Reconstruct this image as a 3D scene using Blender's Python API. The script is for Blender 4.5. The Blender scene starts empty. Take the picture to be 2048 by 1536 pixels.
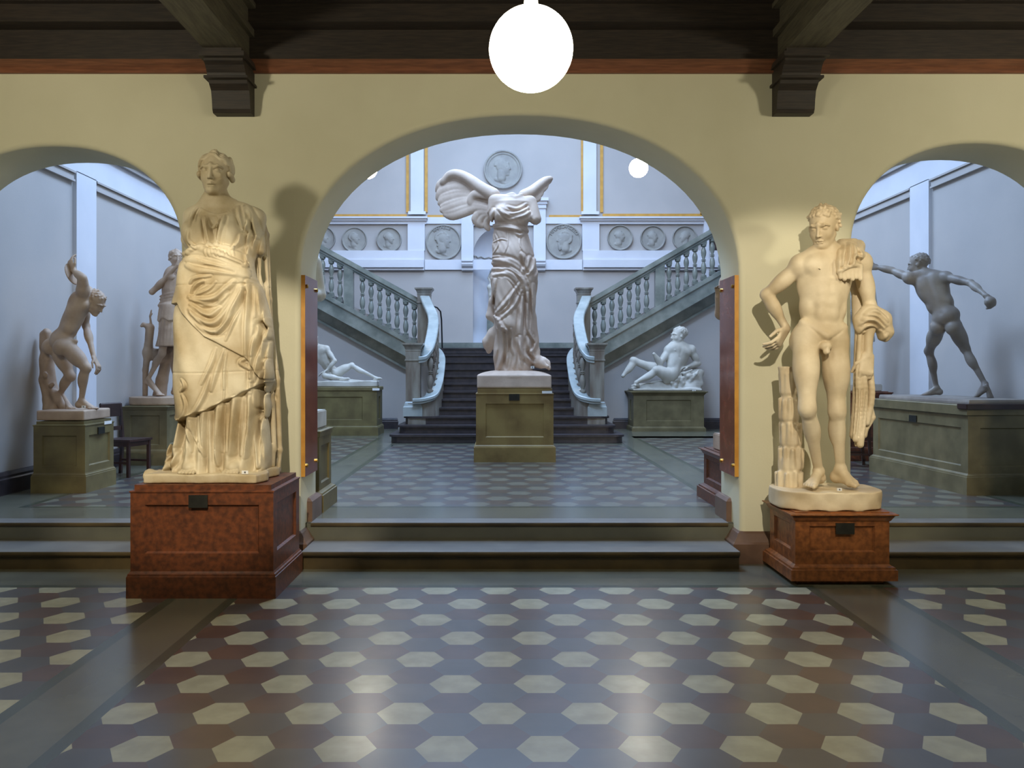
import bpy, bmesh, math, os
import numpy as np
from mathutils import Vector, Matrix

# ---------------------------------------------------------------- camera, world, lights, exposure
F, CX, CY, H = 1713.0, 1000.0, 738.0, 1.6       # focal length in px, vanishing point, eye height
sc = bpy.context.scene
C = sc.collection
sc.view_settings.view_transform = 'Standard'
sc.view_settings.look = 'None'
sc.view_settings.gamma = 1.0
sc.view_settings.use_curve_mapping = False
sc.view_settings.exposure = 0.0
sc.cycles.max_bounces = 7
sc.cycles.diffuse_bounces = 4
sc.cycles.glossy_bounces = 3
sc.cycles.use_denoising = True
sc.cycles.sample_clamp_indirect = 6.0

cam_d = bpy.data.cameras.new('camera')
cam = bpy.data.objects.new('camera', cam_d)
C.objects.link(cam)
cam.location = (0, 0, H)
cam.rotation_euler = (math.radians(90), 0, 0)
cam_d.sensor_width = 36.0
cam_d.lens = F / 2048 * 36.0
cam_d.shift_x = (1024 - CX) / 2048
cam_d.shift_y = -(768 - CY) / 2048
cam_d.clip_start = 0.05
sc.camera = cam

world = bpy.data.worlds.new('world')
sc.world = world
world.use_nodes = True
world.node_tree.nodes['Background'].inputs[0].default_value = (0.25, 0.4, 0.8, 1)
world.node_tree.nodes['Background'].inputs[1].default_value = 0.02

def area(name, loc, target, sx, sy, power, col):
    d = bpy.data.lights.new(name, 'AREA')
    d.shape = 'RECTANGLE'; d.size = sx; d.size_y = sy
    d.energy = power; d.color = col
    o = bpy.data.objects.new(name, d); C.objects.link(o)
    o.location = loc
    o.rotation_euler = (Vector(target) - Vector(loc)).to_track_quat('-Z', 'Y').to_euler()
    return o

def spot(name, loc, target, power, col, deg, blend, r):
    d = bpy.data.lights.new(name, 'SPOT')
    d.energy = power; d.color = col; d.spot_size = math.radians(deg); d.spot_blend = blend
    d.shadow_soft_size = r
    o = bpy.data.objects.new(name, d); C.objects.link(o)
    o.location = loc
    o.rotation_euler = (Vector(target) - Vector(loc)).to_track_quat('-Z', 'Y').to_euler()
    return o

# daylight falling into the stair hall through the roof light over the stairs
SKY = (0.44, 0.65, 1.0)
area('skylight_light', (0.2, 15.8, 9.6), (0.2, 15.0, 0), 6.0, 6.5, 1050, SKY)
area('roof_window_light', (-0.6, 10.6, 9.3), (0.2, 12.2, 0), 3.2, 2.0, 850, SKY)
# gallery spotlights of the front room, aimed at the two plaster casts
WARM = (1.0, 0.89, 0.70)
spot('goddess_spotlight', (-1.1, 2.40, 3.55), (-2.10, 6.6, 1.25), 700, WARM, 31, 0.4, 0.03)
spot('youth_spotlight', (1.55, 2.3, 3.62), (2.40, 6.8, 1.62), 640, WARM, 33, 0.45, 0.03)

# ---------------------------------------------------------------- helpers
def W(px, py, Y):
    """the point at depth Y seen at that place of the photograph"""
    return np.array(((px - CX) * Y / F, Y, H - (py - CY) * Y / F))

def Xp(px, Y): return (px - CX) * Y / F
def Zp(py, Y): return H - (py - CY) * Y / F

def lin(c):
    c = c / 255.0
    return c / 12.92 if c <= 0.04045 else ((c + 0.055) / 1.055) ** 2.4

def rgb(r, g, b): return (lin(r), lin(g), lin(b), 1.0)

def mat(name, col, rough=0.6, col2=None, scale=4.0, detail=4.0, bump=0.0, bump_scale=40.0,
        metal=0.0, spec=0.5, stretch=None, lo=0.35, hi=0.65, emit=None, estr=0.0):
    m = bpy.data.materials.new(name)
    m.use_nodes = True
    nt = m.node_tree; n = nt.nodes; l = nt.links
    b = n['Principled BSDF']
    b.inputs['Base Color'].default_value = col
    b.inputs['Roughness'].default_value = rough
    b.inputs['Metallic'].default_value = metal
    b.inputs['Specular IOR Level'].default_value = spec
    if emit is not None:
        b.inputs['Emission Color'].default_value = emit
        b.inputs['Emission Strength'].default_value = estr
    tc = n.new('ShaderNodeTexCoord')
    vec = tc.outputs['Object']
    if stretch:
        mp = n.new('ShaderNodeMapping'); mp.inputs['Scale'].default_value = stretch
        l.new(vec, mp.inputs[0]); vec = mp.outputs[0]
    if col2 is not None:
        t = n.new('ShaderNodeTexNoise')
        t.inputs['Scale'].default_value = scale; t.inputs['Detail'].default_value = detail
        l.new(vec, t.inputs['Vector'])
        r = n.new('ShaderNodeMapRange')
        r.inputs['From Min'].default_value = lo; r.inputs['From Max'].default_value = hi
        l.new(t.outputs[0], r.inputs['Value'])
        x = n.new('ShaderNodeMix'); x.data_type = 'RGBA'
        x.inputs['A'].default_value = col; x.inputs['B'].default_value = col2
        l.new(r.outputs[0], x.inputs['Factor'])
        l.new(x.outputs['Result'], b.inputs['Base Color'])
    if bump > 0:
        t2 = n.new('ShaderNodeTexNoise')
        t2.inputs['Scale'].default_value = bump_scale; t2.inputs['Detail'].default_value = 5
        l.new(vec, t2.inputs['Vector'])
        bp = n.new('ShaderNodeBump')
        bp.inputs['Strength'].default_value = bump; bp.inputs['Distance'].default_value = 0.01
        l.new(t2.outputs[0], bp.inputs['Height'])
        l.new(bp.outputs[0], b.inputs['Normal'])
    return m

M = {}
M['wall_warm'] = mat('painted_cream_plaster', rgb(216, 211, 184), 0.8, rgb(209, 204, 176), 1.2, bump=0.08, bump_scale=60)
M['wall_hall'] = mat('grey_lilac_plaster', rgb(182, 175, 170), 0.85, rgb(174, 168, 164), 0.9, bump=0.06, bump_scale=50)
M['white_paint'] = mat('white_painted_stucco', rgb(214, 213, 218), 0.7, rgb(205, 205, 211), 1.5)
M['ochre'] = mat('ochre_gold_paint', rgb(205, 152, 60), 0.5, rgb(190, 138, 52), 8)
M['dark_wood'] = mat('dark_stained_oak', rgb(52, 42, 34), 0.6, rgb(34, 28, 24), 6, stretch=(1, 12, 12), bump=0.1, bump_scale=30)
M['beam_wood'] = mat('painted_beam_wood', rgb(84, 78, 62), 0.65, rgb(62, 57, 46), 5, stretch=(10, 1, 10))
M['trim_wood'] = mat('reddish_cornice_wood', rgb(132, 82, 56), 0.5, rgb(104, 62, 42), 5, stretch=(1, 10, 10))
M['step_tread'] = mat('grey_stone_tread', rgb(122, 119, 114), 0.32, rgb(106, 104, 102), 3, bump=0.04, bump_scale=25)
M['step_riser'] = mat('brown_stone_riser', rgb(86, 72, 46), 0.35, rgb(62, 52, 36), 3.2)
M['plinth_stone'] = mat('brown_stone_skirting', rgb(118, 92, 76), 0.35, rgb(96, 74, 62), 5)
M['stair_dark'] = mat('dark_granite_stair', rgb(62, 54, 56), 0.4, rgb(44, 40, 44), 9)
M['marble_green'] = mat('green_grey_marble', rgb(136, 140, 132), 0.3, rgb(100, 106, 100), 3.5, detail=8)
M['marble_pale'] = mat('pale_green_marble', rgb(168, 174, 172), 0.25, rgb(142, 150, 148), 3.0, detail=8)
M['marble_newel'] = mat('brown_veined_marble', rgb(138, 134, 124), 0.3, rgb(104, 92, 82), 2.5, detail=9, stretch=(3, 3, 0.7))
M['red_marble'] = mat('polished_red_marble', rgb(134, 78, 62), 0.16, rgb(112, 62, 50), 9, detail=8)
M['brass'] = mat('brass_bolt', rgb(200, 160, 80), 0.25, metal=1.0)
M['gilt'] = mat('ochre_plaque_edge', rgb(206, 150, 62), 0.45, rgb(186, 130, 50), 9)
M['mahogany'] = mat('speckled_mahogany_paint', rgb(112, 62, 36), 0.42, rgb(76, 43, 28), 26, detail=6)
M['mahogany_pale'] = mat('speckled_orange_wood', rgb(148, 90, 48), 0.4, rgb(106, 62, 34), 24, detail=6)
M['olive_wood'] = mat('olive_brown_painted_wood', rgb(148, 125, 74), 0.5, rgb(120, 96, 54), 3.2, detail=6)
M['olive_dark'] = mat('dark_olive_painted_wood', rgb(118, 106, 66), 0.5, rgb(94, 82, 50), 3.4, detail=6)
M['green_wood'] = mat('grey_green_painted_wood', rgb(118, 106, 74), 0.5, rgb(94, 84, 56), 4, detail=6)
M['plaque_black'] = mat('black_name_plate', rgb(38, 38, 34), 0.4, rgb(26, 26, 24), 20)
M['paper'] = mat('white_paper_label', rgb(232, 230, 226), 0.7)
M['paper_ink'] = mat('grey_printed_ink', rgb(90, 90, 92), 0.7)
M['plaster_gold'] = mat('aged_yellow_plaster', rgb(210, 198, 170), 0.6, rgb(168, 148, 112), 3.4, detail=9, bump=0.12, bump_scale=45)
M['plaster_ivory'] = mat('ivory_plaster', rgb(224, 208, 178), 0.55, rgb(192, 172, 138), 3.6, detail=9, bump=0.10, bump_scale=45)
M['plaster_pink'] = mat('pinkish_plaster', rgb(216, 192, 172), 0.65, rgb(188, 164, 145), 3.0, detail=9, bump=0.12, bump_scale=40)
M['plaster_brown'] = mat('brownish_plaster', rgb(190, 164, 140), 0.6, rgb(160, 134, 112), 3.2, detail=9, bump=0.12, bump_scale=40)
M['plaster_grey'] = mat('grey_plaster', rgb(150, 140, 130), 0.5, rgb(122, 112, 104), 3.4, detail=9, bump=0.12, bump_scale=40)
M['plaster_white'] = mat('white_plaster', rgb(204, 200, 190), 0.6, rgb(176, 170, 158), 3.0, detail=9, bump=0.08, bump_scale=40)
M['plaster_medal'] = mat('stone_grey_medallion', rgb(160, 156, 148), 0.7, rgb(146, 142, 136), 5, bump=0.08, bump_scale=50)
M['dark_chair'] = mat('dark_brown_chair_wood', rgb(58, 38, 34), 0.4, rgb(42, 27, 25), 8)
M['iron'] = mat('black_iron', rgb(30, 32, 36), 0.4, metal=0.6)
M['globe'] = mat('opal_glass_lit', rgb(255, 250, 230), 0.3, emit=(1.0, 0.93, 0.70, 1), estr=24.0)
M['globe_right'] = mat('opal_glass_lit_soft', rgb(255, 250, 230), 0.3, emit=(1.0, 0.92, 0.70, 1), estr=110.0)
M['globe_side'] = mat('opal_glass_lit_bright', rgb(255, 250, 230), 0.3, emit=(1.0, 0.92, 0.70, 1), estr=150.0)
M['globe_hall'] = mat('opal_glass_lit_hall', rgb(255, 250, 236), 0.3, emit=(1.0, 0.90, 0.74, 1), estr=48.0)
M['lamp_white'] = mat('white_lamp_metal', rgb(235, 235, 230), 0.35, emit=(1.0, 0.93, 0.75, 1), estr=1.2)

def link(name, me, parent=None):
    o = bpy.data.objects.new(name, me)
    C.objects.link(o)
    if parent is not None:
        o.parent = parent
        o.matrix_parent_inverse = Matrix.Translation(parent.location).inverted() if parent.rotation_euler.z == 0 else parent.matrix_basis.inverted()
    return o

def thing(name, label, cat, loc=(0, 0, 0), group=None):
    o = bpy.data.objects.new(name, None)
    o.empty_display_size = 0.1
    C.objects.link(o)
    o.location = loc
    o['label'] = label; o['category'] = cat
    if group: o['group'] = group
    return o

def tag(o, label, cat, group=None):
    o['label'] = label; o['category'] = cat
    if group: o['group'] = group
    return o

def struct(o):
    o['kind'] = 'structure'
    return o

def bmobj(name, bm, m, parent=None, smooth=False, mats=None, recalc=True):
    if recalc:
        bmesh.ops.recalc_face_normals(bm, faces=bm.faces)
    me = bpy.data.meshes.new(name)
    bm.to_mesh(me); bm.free()
    for mm in (mats or [m]): me.materials.append(mm)
    if smooth: me.polygons.foreach_set('use_smooth', [True] * len(me.polygons))
    return link(name, me, parent)

def bx(bm, x0, x1, y0, y1, z0, z1, mi=0):
    v = [bm.verts.new(p) for p in ((x0, y0, z0), (x1, y0, z0), (x1, y1, z0), (x0, y1, z0),
                                   (x0, y0, z1), (x1, y0, z1), (x1, y1, z1), (x0, y1, z1))]
    fs = [(0, 3, 2, 1), (4, 5, 6, 7), (0, 1, 5, 4), (1, 2, 6, 5), (2, 3, 7, 6), (3, 0, 4, 7)]
    out = []
    for f in fs:
        g = bm.faces.new([v[i] for i in f]); g.material_index = mi; out.append(g)
    return out

def box(name, x0, x1, y0, y1, z0, z1, m, parent=None, bev=0.0):
    bm = bmesh.new()
    bx(bm, min(x0, x1), max(x0, x1), min(y0, y1), max(y0, y1), min(z0, z1), max(z0, z1))
    if bev: bmesh.ops.bevel(bm, geom=bm.edges[:], offset=bev, segments=2, affect='EDGES')
    return bmobj(name, bm, m, parent)

def rect_loft(bm, x0, x1, y0, y1, prof, mi=0):
    """stack of rectangles (offset outward, height): mouldings round a box"""
    rings = []
    for off, z in prof:
        rings.append([bm.verts.new(p) for p in ((x0 - off, y0 - off, z), (x1 + off, y0 - off, z),
                                                (x1 + off, y1 + off, z), (x0 - off, y1 + off, z))])
    for a, b in zip(rings, rings[1:]):
        for i in range(4):
            j = (i + 1) % 4
            bm.faces.new((a[i], a[j], b[j], b[i])).material_index = mi
    bm.faces.new(rings[0][::-1]); bm.faces.new(rings[-1])

def lathe(bm, cx, cy, prof, n=16):
    rings = []
    for r, z in prof:
        rings.append([bm.verts.new((cx + r * math.cos(2 * math.pi * i / n), cy + r * math.sin(2 * math.pi * i / n), z)) for i in range(n)])
    for a, b in zip(rings, rings[1:]):
        for i in range(n):
            j = (i + 1) % n
            bm.faces.new((a[i], a[j], b[j], b[i]))
    bm.faces.new(rings[0][::-1]); bm.faces.new(rings[-1])

def extrude_poly(bm, pts, axis, a0, a1, mi=0):
    """pts: 2-D outline; axis 'y': pts are (x,z); 'x': (y,z); 'z': (x,y)"""
    def P(p, a):
        return {'y': (p[0], a, p[1]), 'x': (a, p[0], p[1]), 'z': (p[0], p[1], a)}[axis]
    A = [bm.verts.new(P(p, a0)) for p in pts]; B = [bm.verts.new(P(p, a1)) for p in pts]
    n = len(pts)
    fs = [bm.faces.new(A), bm.faces.new(B[::-1])]
    for i in range(n):
        j = (i + 1) % n
        fs.append(bm.faces.new((A[i], B[i], B[j], A[j])))
    for f in fs: f.material_index = mi
    return fs

def tube(bm, pts, r, n=8, radii=None):
    pts = [Vector(p) for p in pts]; rings = []
    for i, p in enumerate(pts):
        d = (pts[min(i + 1, len(pts) - 1)] - pts[max(i - 1, 0)]).normalized()
        up = Vector((0, 0, 1)) if abs(d.z) < 0.95 else Vector((0, 1, 0))
        a = d.cross(up).normalized(); b = d.cross(a).normalized()
        rr = radii[i] if radii else r
        rings.append([bm.verts.new(p + a * rr * math.cos(2 * math.pi * k / n) + b * rr * math.sin(2 * math.pi * k / n)) for k in range(n)])
    for A, B in zip(rings, rings[1:]):
        for k in range(n):
            j = (k + 1) % n
            bm.faces.new((A[k], A[j], B[j], B[k]))
    bm.faces.new(rings[0][::-1]); bm.faces.new(rings[-1])

def ribbon(bm, pts, w, t, side):
    """a rail of rectangular section following pts; its width lies level"""
    pts = [Vector(p) for p in pts]; rings = []
    for i, p in enumerate(pts):
        d = (pts[min(i + 1, len(pts) - 1)] - pts[max(i - 1, 0)])
        a = Vector((d.y, -d.x, 0)).normalized() * (w / 2)
        u = Vector((0, 0, t))
        c = a * 0.25
        rings.append([bm.verts.new(q) for q in (p - a * .8 - u, p + a * .8 - u, p + a * .8 - u * .7, p + a - u * .55, p + a - u * .15, p + a * .85, p - a * .85, p - a - u * .15, p - a - u * .55, p - a * .8 - u * .7)])
    n = len(rings[0])
    for A, B in zip(rings, rings[1:]):
        for k in range(n):
            j = (k + 1) % n
            bm.faces.new((A[k], A[j], B[j], B[k]))
    bm.faces.new(rings[0][::-1]); bm.faces.new(rings[-1])

def catmull(P, n=8):
    P = [np.array(p, float) for p in P]
    out = []
    for i in range(len(P) - 1):
        p0 = P[max(i - 1, 0)]; p1 = P[i]; p2 = P[i + 1]; p3 = P[min(i + 2, len(P) - 1)]
        for k in range(n):
            t = k / n
            out.append(0.5 * ((2 * p1) + (-p0 + p2) * t + (2 * p0 - 5 * p1 + 4 * p2 - p3) * t * t + (-p0 + 3 * p1 - 3 * p2 + p3) * t ** 3))
    out.append(P[-1])
    return out

# ---------------------------------------------------------------- the setting
UF = 0.29                    # level of the stair hall floor above the front floor
YW0, YW1 = 7.1, 7.72         # front and back face of the arcade wall
XL, XR = -5.2, 5.82          # side walls of the stair hall
YB = 21.0                    # back wall above the landing
YS = 18.8                    # lower wall, below the upper flights
CXH = 0.12                   # axis of the hall
def zb(py): return Zp(py, YB)
def xb(px): return Xp(px, YB)
def xs(px): return Xp(px, YS)
def zs(py): return Zp(py, YS)

# ---- floors of hexagonal tiles
def clip_poly(poly, x0, x1, y0, y1):
    def cut(poly, ax, v, keep_less):
        out = []
        for i in range(len(poly)):
            a, b = poly[i], poly[(i + 1) % len(poly)]
            ia = (a[ax] <= v) if keep_less else (a[ax] >= v)
            ib = (b[ax] <= v) if keep_less else (b[ax] >= v)
            if ia: out.append(a)
            if ia != ib:
                t = (v - a[ax]) / (b[ax] - a[ax])
                out.append((a[0] + t * (b[0] - a[0]), a[1] + t * (b[1] - a[1])))
        return out
    for ax, v, k in ((0, x0, False), (0, x1, True), (1, y0, False), (1, y1, True)):
        poly = cut(poly, ax, v, k)
        if len(poly) < 3: return []
    return poly

TW, TD = 0.4280, 0.3706      # spacing of the pale tiles across and in depth

def hexes(bm, x0, x1, y0, y1, z, phx, phy):
    s = TW / 3.0; hh = TD / 3.0
    q = 0.94
    # pale tile at (phx, phy); vertex offsets shared by the three neighbours
    j0 = int((y0 - phy) / TD) - 2; j1 = int((y1 - phy) / TD) + 2
    i0 = int((x0 - phx) / TW) - 2; i1 = int((x1 - phx) / TW) + 2
    px = [(s, 0), (s / 2, hh), (-s / 2, hh), (-s, 0), (-s / 2, -hh), (s / 2, -hh)]
    L = [(a * q, b) for a, b in px]
    def vert(cx, cy, k):    # plain lattice vertex, moved towards its pale tile
        x, y = cx + px[k][0], cy + px[k][1]
        return x, y
    def snap(x, y):
        # find the pale centre the vertex belongs to
        j = round((y - phy) / TD)
        best = None
        for jj in (j - 1, j, j + 1):
            cyy = phy + jj * TD; off = (jj % 2) * TW / 2
            ii = round((x - phx - off) / TW)
            for i_ in (ii - 1, ii, ii + 1):
                cxx = phx + off + i_ * TW
                d = (x - cxx) ** 2 + ((y - cyy) * s * 1.5 / (hh * math.sqrt(3) * .866)) ** 2
                if best is None or d < best[0]: best = (d, cxx, cyy)
        return best[1] + (x - best[1]) * q, y
    for j in range(j0, j1 + 1):
        for i in range(i0, i1 + 1):
            cx = phx + i * TW + (j % 2) * TW / 2; cy = phy + j * TD
            for kind, (dx, dy) in enumerate(((0, 0), (s * 1.5, hh), (s * 1.5, -hh))):
                ax, ay = cx + dx, cy + dy
                if kind == 0: poly = [(ax + a, ay + b) for a, b in L]
                else: poly = [snap(*vert(ax, ay, k)) for k in range(6)]
                poly = clip_poly(poly, x0, x1, y0, y1)
                if len(poly) < 3: continue
                f = bm.faces.new([bm.verts.new((a, b, z)) for a, b in poly])
                f.material_index = kind

def quad(bm, x0, x1, y0, y1, z, mi):
    f = bm.faces.new([bm.verts.new(p) for p in ((x0, y0, z), (x1, y0, z), (x1, y1, z), (x0, y1, z))])
    f.material_index = mi

t_pale = mat('pale_stone_tile', rgb(176, 174, 150), 0.27, rgb(160, 158, 136), 7, detail=6, bump=0.03, bump_scale=12)
t_brown = mat('red_brown_stone_tile', rgb(96, 74, 64), 0.3, rgb(78, 60, 54), 3.0, detail=6, bump=0.03, bump_scale=12)
t_grey = mat('slate_violet_stone_tile', rgb(88, 85, 84), 0.3, rgb(76, 75, 76), 3.0, detail=6, bump=0.03, bump_scale=12)
t_strip = mat('olive_grey_stone_strip', rgb(104, 103, 88), 0.24, rgb(92, 91, 80), 2.4, detail=5, bump=0.03, bump_scale=10)
t_edge = mat('dark_green_stone_border', rgb(74, 80, 68), 0.24, rgb(64, 70, 60), 4, detail=5)
for m_ in (t_pale, t_brown, t_grey, t_strip, t_edge):
    m_.node_tree.nodes['Principled BSDF'].inputs['Coat Weight'].default_value = 0.4
    m_.node_tree.nodes['Principled BSDF'].inputs['Coat Roughness'].default_value = 0.2
FLM = [t_pale, t_brown, t_grey, t_strip, t_edge]

h_pale = mat('sheen_washed_pale_stone_tile', rgb(126, 125, 112), 0.3, rgb(114, 113, 102), 7, detail=6)  # hall copies of the tiles: daylight reflection and dimmer light put into the colours
h_brown = mat('sheen_washed_red_brown_stone_tile', rgb(92, 80, 75), 0.3, rgb(84, 73, 69), 3.0, detail=6)
h_grey = mat('sheen_washed_slate_stone_tile', rgb(82, 81, 82), 0.3, rgb(74, 74, 76), 3.0, detail=6)
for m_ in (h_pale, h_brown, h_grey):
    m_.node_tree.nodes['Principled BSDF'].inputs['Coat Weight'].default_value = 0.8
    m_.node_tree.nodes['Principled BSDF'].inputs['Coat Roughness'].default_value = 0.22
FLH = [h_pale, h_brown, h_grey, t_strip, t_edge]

def tiled_floor(name, bays, x_lim, y_lim, z, thick, mats=None):
    """bays: (x0,x1,y0,y1,phase x,phase y); everything between is plain strip with a dark border"""
    bm = bmesh.new()
    e = 0.07
    for b in bays:
        hexes(bm, b[0], b[1], b[2], b[3], z, b[4], b[5])
        x0, x1, y0, y1 = b[:4]
        quad(bm, x0 - e, x0, y0 - e, y1 + e, z, 4); quad(bm, x1, x1 + e, y0 - e, y1 + e, z, 4)
        quad(bm, x0, x1, y0 - e, y0, z, 4); quad(bm, x0, x1, y1, y1 + e, z, 4)
    # strips between and around the bays
    xs_ = [x_lim[0]]
    for b in bays: xs_ += [b[0] - e, b[1] + e]
    xs_.append(x_lim[1])
    y0, y1 = bays[0][2] - e, bays[0][3] + e
    for i in range(0, len(xs_), 2): quad(bm, xs_[i], xs_[i + 1], y0, y1, z, 3)
    quad(bm, x_lim[0], x_lim[1], y_lim[0], y0, z, 3); quad(bm, x_lim[0], x_lim[1], y1, y_lim[1], z, 3)
    bmesh.ops.remove_doubles(bm, verts=bm.verts, dist=0.0005)
    bx(bm, x_lim[0], x_lim[1], y_lim[0], y_lim[1], z - thick, z - 0.004, 3)
    o = bmobj(name, bm, None, mats=mats or FLM, recalc=False)
    return struct(o)

tiled_floor('floor', [(-6.9, -2.32, -3.2, 6.27, -2.37, 4.76), (-1.83, 2.24, -3.2, 6.27, -0.2255, 3.611),
                      (2.80, 7.3, -3.2, 6.27, 3.09, 5.46)], (-8.2, 8.6), (-4.2, 7.3), 0.0, 0.12)
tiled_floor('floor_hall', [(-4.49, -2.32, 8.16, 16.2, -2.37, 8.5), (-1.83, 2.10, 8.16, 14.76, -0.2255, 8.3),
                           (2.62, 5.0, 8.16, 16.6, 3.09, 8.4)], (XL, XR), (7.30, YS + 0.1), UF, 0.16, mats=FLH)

# ---- arcade wall with three arches
def arch_pts(cx, a, zspring, b, n=40, zbot=0.0, e=2.15):
    pts = [(cx - a, zbot)]
    for i in range(n + 1):
        th = math.pi - math.pi * i / n
        c, s_ = math.cos(th), math.sin(th)
        pts.append((cx + a * math.copysign(abs(c) ** (2 / e), c), zspring + b * abs(s_) ** (2 / e)))
    pts.append((cx + a, zbot))
    return pts

ARCH = [(-3.71, 1.06, Zp(500, YW0), Zp(291, YW0) - Zp(500, YW0)),
        (Xp(1040, YW0), Xp(1480, YW0) - Xp(1040, YW0), Zp(555, YW0), Zp(229, YW0) - Zp(555, YW0)),
        (3.955, 1.035, Zp(500, YW0), Zp(285, YW0) - Zp(500, YW0))]
ZTOP = 4.62
def arcade_wall():
    bm = bmesh.new()
    r = 0.045
    xlo, xhi = -8.2, 8.6
    def outline(grow):
        return [arch_pts(cx, a + grow, zsp, b + grow, zbot=-0.05) for cx, a, zsp, b in ARCH]
    def face_ring(y, grow):
        P = outline(grow)
        cols = [(xlo, P[0][0][0])]
        for poly in P:
            for p, q in zip(poly[1:-1], poly[2:-1]):
                v = [bm.verts.new(t) for t in ((p[0], y, p[1]), (q[0], y, q[1]), (q[0], y, ZTOP), (p[0], y, ZTOP))]
                bm.faces.new(v)
        edges = [xlo] + [x for poly in P for x in (poly[0][0], poly[-1][0])] + [xhi]
        for i in range(0, len(edges), 2):
            v = [bm.verts.new(t) for t in ((edges[i], y, -0.05), (edges[i + 1], y, -0.05), (edges[i + 1], y, ZTOP), (edges[i], y, ZTOP))]
            bm.faces.new(v)
    face_ring(YW0, r); face_ring(YW1, 0.02)
    # rounded arris then reveal
    for k in range(3):
        rings = []
        for t in range(0, 7):
            al = t / 6 * math.pi / 2
            g = r * (1 - math.sin(al)); y = YW0 + r * (1 - math.cos(al))
            cx, a, zsp, b = ARCH[k]
            rings.append([(p[0], y, p[1]) for p in arch_pts(cx, a + g, zsp, b + g, zbot=-0.05)])
        for y, g in ((YW1 - 0.02, 0), (YW1, 0.02)):
            cx, a, zsp, b = ARCH[k]
            rings.append([(p[0], y, p[1]) for p in arch_pts(cx, a + g, zsp, b + g, zbot=-0.05)])
        V = [[bm.verts.new(p) for p in rg] for rg in rings]
        for A, B in zip(V, V[1:]):
            for i in range(len(A) - 1):
                bm.faces.new((A[i], A[i + 1], B[i + 1], B[i]))
    bmesh.ops.remove_doubles(bm, verts=bm.verts, dist=0.0004)
    bm.normal_update()
    o = bmobj('wall_arcade', bm, M['wall_warm'], smooth=True, recalc=True)
    mod = o.modifiers.new('edges', 'EDGE_SPLIT'); mod.split_angle = math.radians(28)
    return struct(o)
arcade_wall()

# pier bases and skirting of the reveals (brown stone)
def pier_base(name, x0, x1):
    bm = bmesh.new()
    zt = 0.255
    rect_loft(bm, x0, x1, YW0, YW1, [(0.075, -0.02), (0.075, 0.16), (0.06, 0.175), (0.02, 0.24), (0.004, zt)])
    for f in bm.faces[:]: pass
    # higher skirting along the hall side of the reveals
    bx(bm, x0 - 0.045, x1 + 0.045, YW0 + 0.26, YW1 + 0.03, zt - 0.02, UF + 0.17)
    rect_loft(bm, x0, x1, YW0 + 0.30, YW1 - 0.01, [(0.045, UF + 0.17), (0.02, UF + 0.195), (0.002, UF + 0.2)])
    return struct(bmobj(name, bm, M['plinth_stone']))
EDG = [c[0] + s_ * c[1] for c in ARCH for s_ in (-1, 1)]
pier_base('baseboard_pier_left', EDG[1], EDG[2])
pier_base('baseboard_pier_right', EDG[3], EDG[4])
pier_base('baseboard_far_left', -8.2, EDG[0])
pier_base('baseboard_far_right', EDG[5], 8.6)

# the two steps up to the hall, one pair in each arch
def nosed_step(bm, x0, x1, y_nose, y_back, z0, z1):
    n = 0.035
    P = [(y_nose + n, z0), (y_nose + n, z1 - 0.052), (y_nose + n - 0.012, z1 - 0.045), (y_nose + n - 0.012, z1 - 0.036),
         (y_nose + 0.006, z1 - 0.034), (y_nose, z1 - 0.024), (y_nose, z1 - 0.010), (y_nose + 0.008, z1 - 0.001), (y_nose + 0.02, z1), (y_back, z1), (y_back, z0)]
    fs = extrude_poly(bm, P, 'x', x0, x1)
    for f in fs:
        f.material_index = 0
    bm.normal_update()
    for f in fs:
        c = f.calc_center_median()
        if c.z > z1 - 0.003: f.material_index = 1
def front_steps(name, x0, x1):
    for k, (ya, yb_, za, zc, ex) in enumerate(((6.81, 7.33, 0.0, 0.145, 0.0), (7.286, 7.5, 0.1, UF, 0.0))):
        bm = bmesh.new()
        nosed_step(bm, x0 + (0.078 if k == 0 else 0.047), x1 - (0.078 if k == 0 else 0.047), ya, yb_, za, zc + 0.002 * k)
        struct(bmobj(name, bm, None, mats=[M['step_riser'], M['step_tread']]))
for i in range(3):
    front_steps('trim_%d' % (i + 1), EDG[2 * i], EDG[2 * i + 1])

# ceiling of the front room: boards, wall beam, cornice strip, cross beams, joists
struct(box('ceiling', -8.2, 8.6, -4.2, YW0 + 0.02, 4.60, 4.72, M['dark_wood']))
def front_ceiling_bits():
    bm = bmesh.new()
    bx(bm, -8.2, 8.6, YW0 - 0.13, YW0 + 0.01, 4.115, 4.61)
    bx(bm, -8.2, 8.6, YW0 - 0.30, YW0 - 0.12, 4.36, 4.61)
    bx(bm, -8.2, 8.6, YW0 - 0.36, YW0 - 0.29, 4.50, 4.61)
    struct(bmobj('trim_4', bm, M['dark_wood']))
    bm = bmesh.new()
    extrude_poly(bm, [(YW0 + 0.01, 4.045), (YW0 - 0.03, 4.045), (YW0 - 0.05, 4.07), (YW0 - 0.075, 4.09), (YW0 - 0.14, 4.12), (YW0 + 0.01, 4.12)], 'x', -8.2, 8.6)
    struct(bmobj('trim_5', bm, M['trim_wood']))
front_ceiling_bits()
BEAMS = [-6.9, -2.19, 2.41, 7.1]
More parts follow.
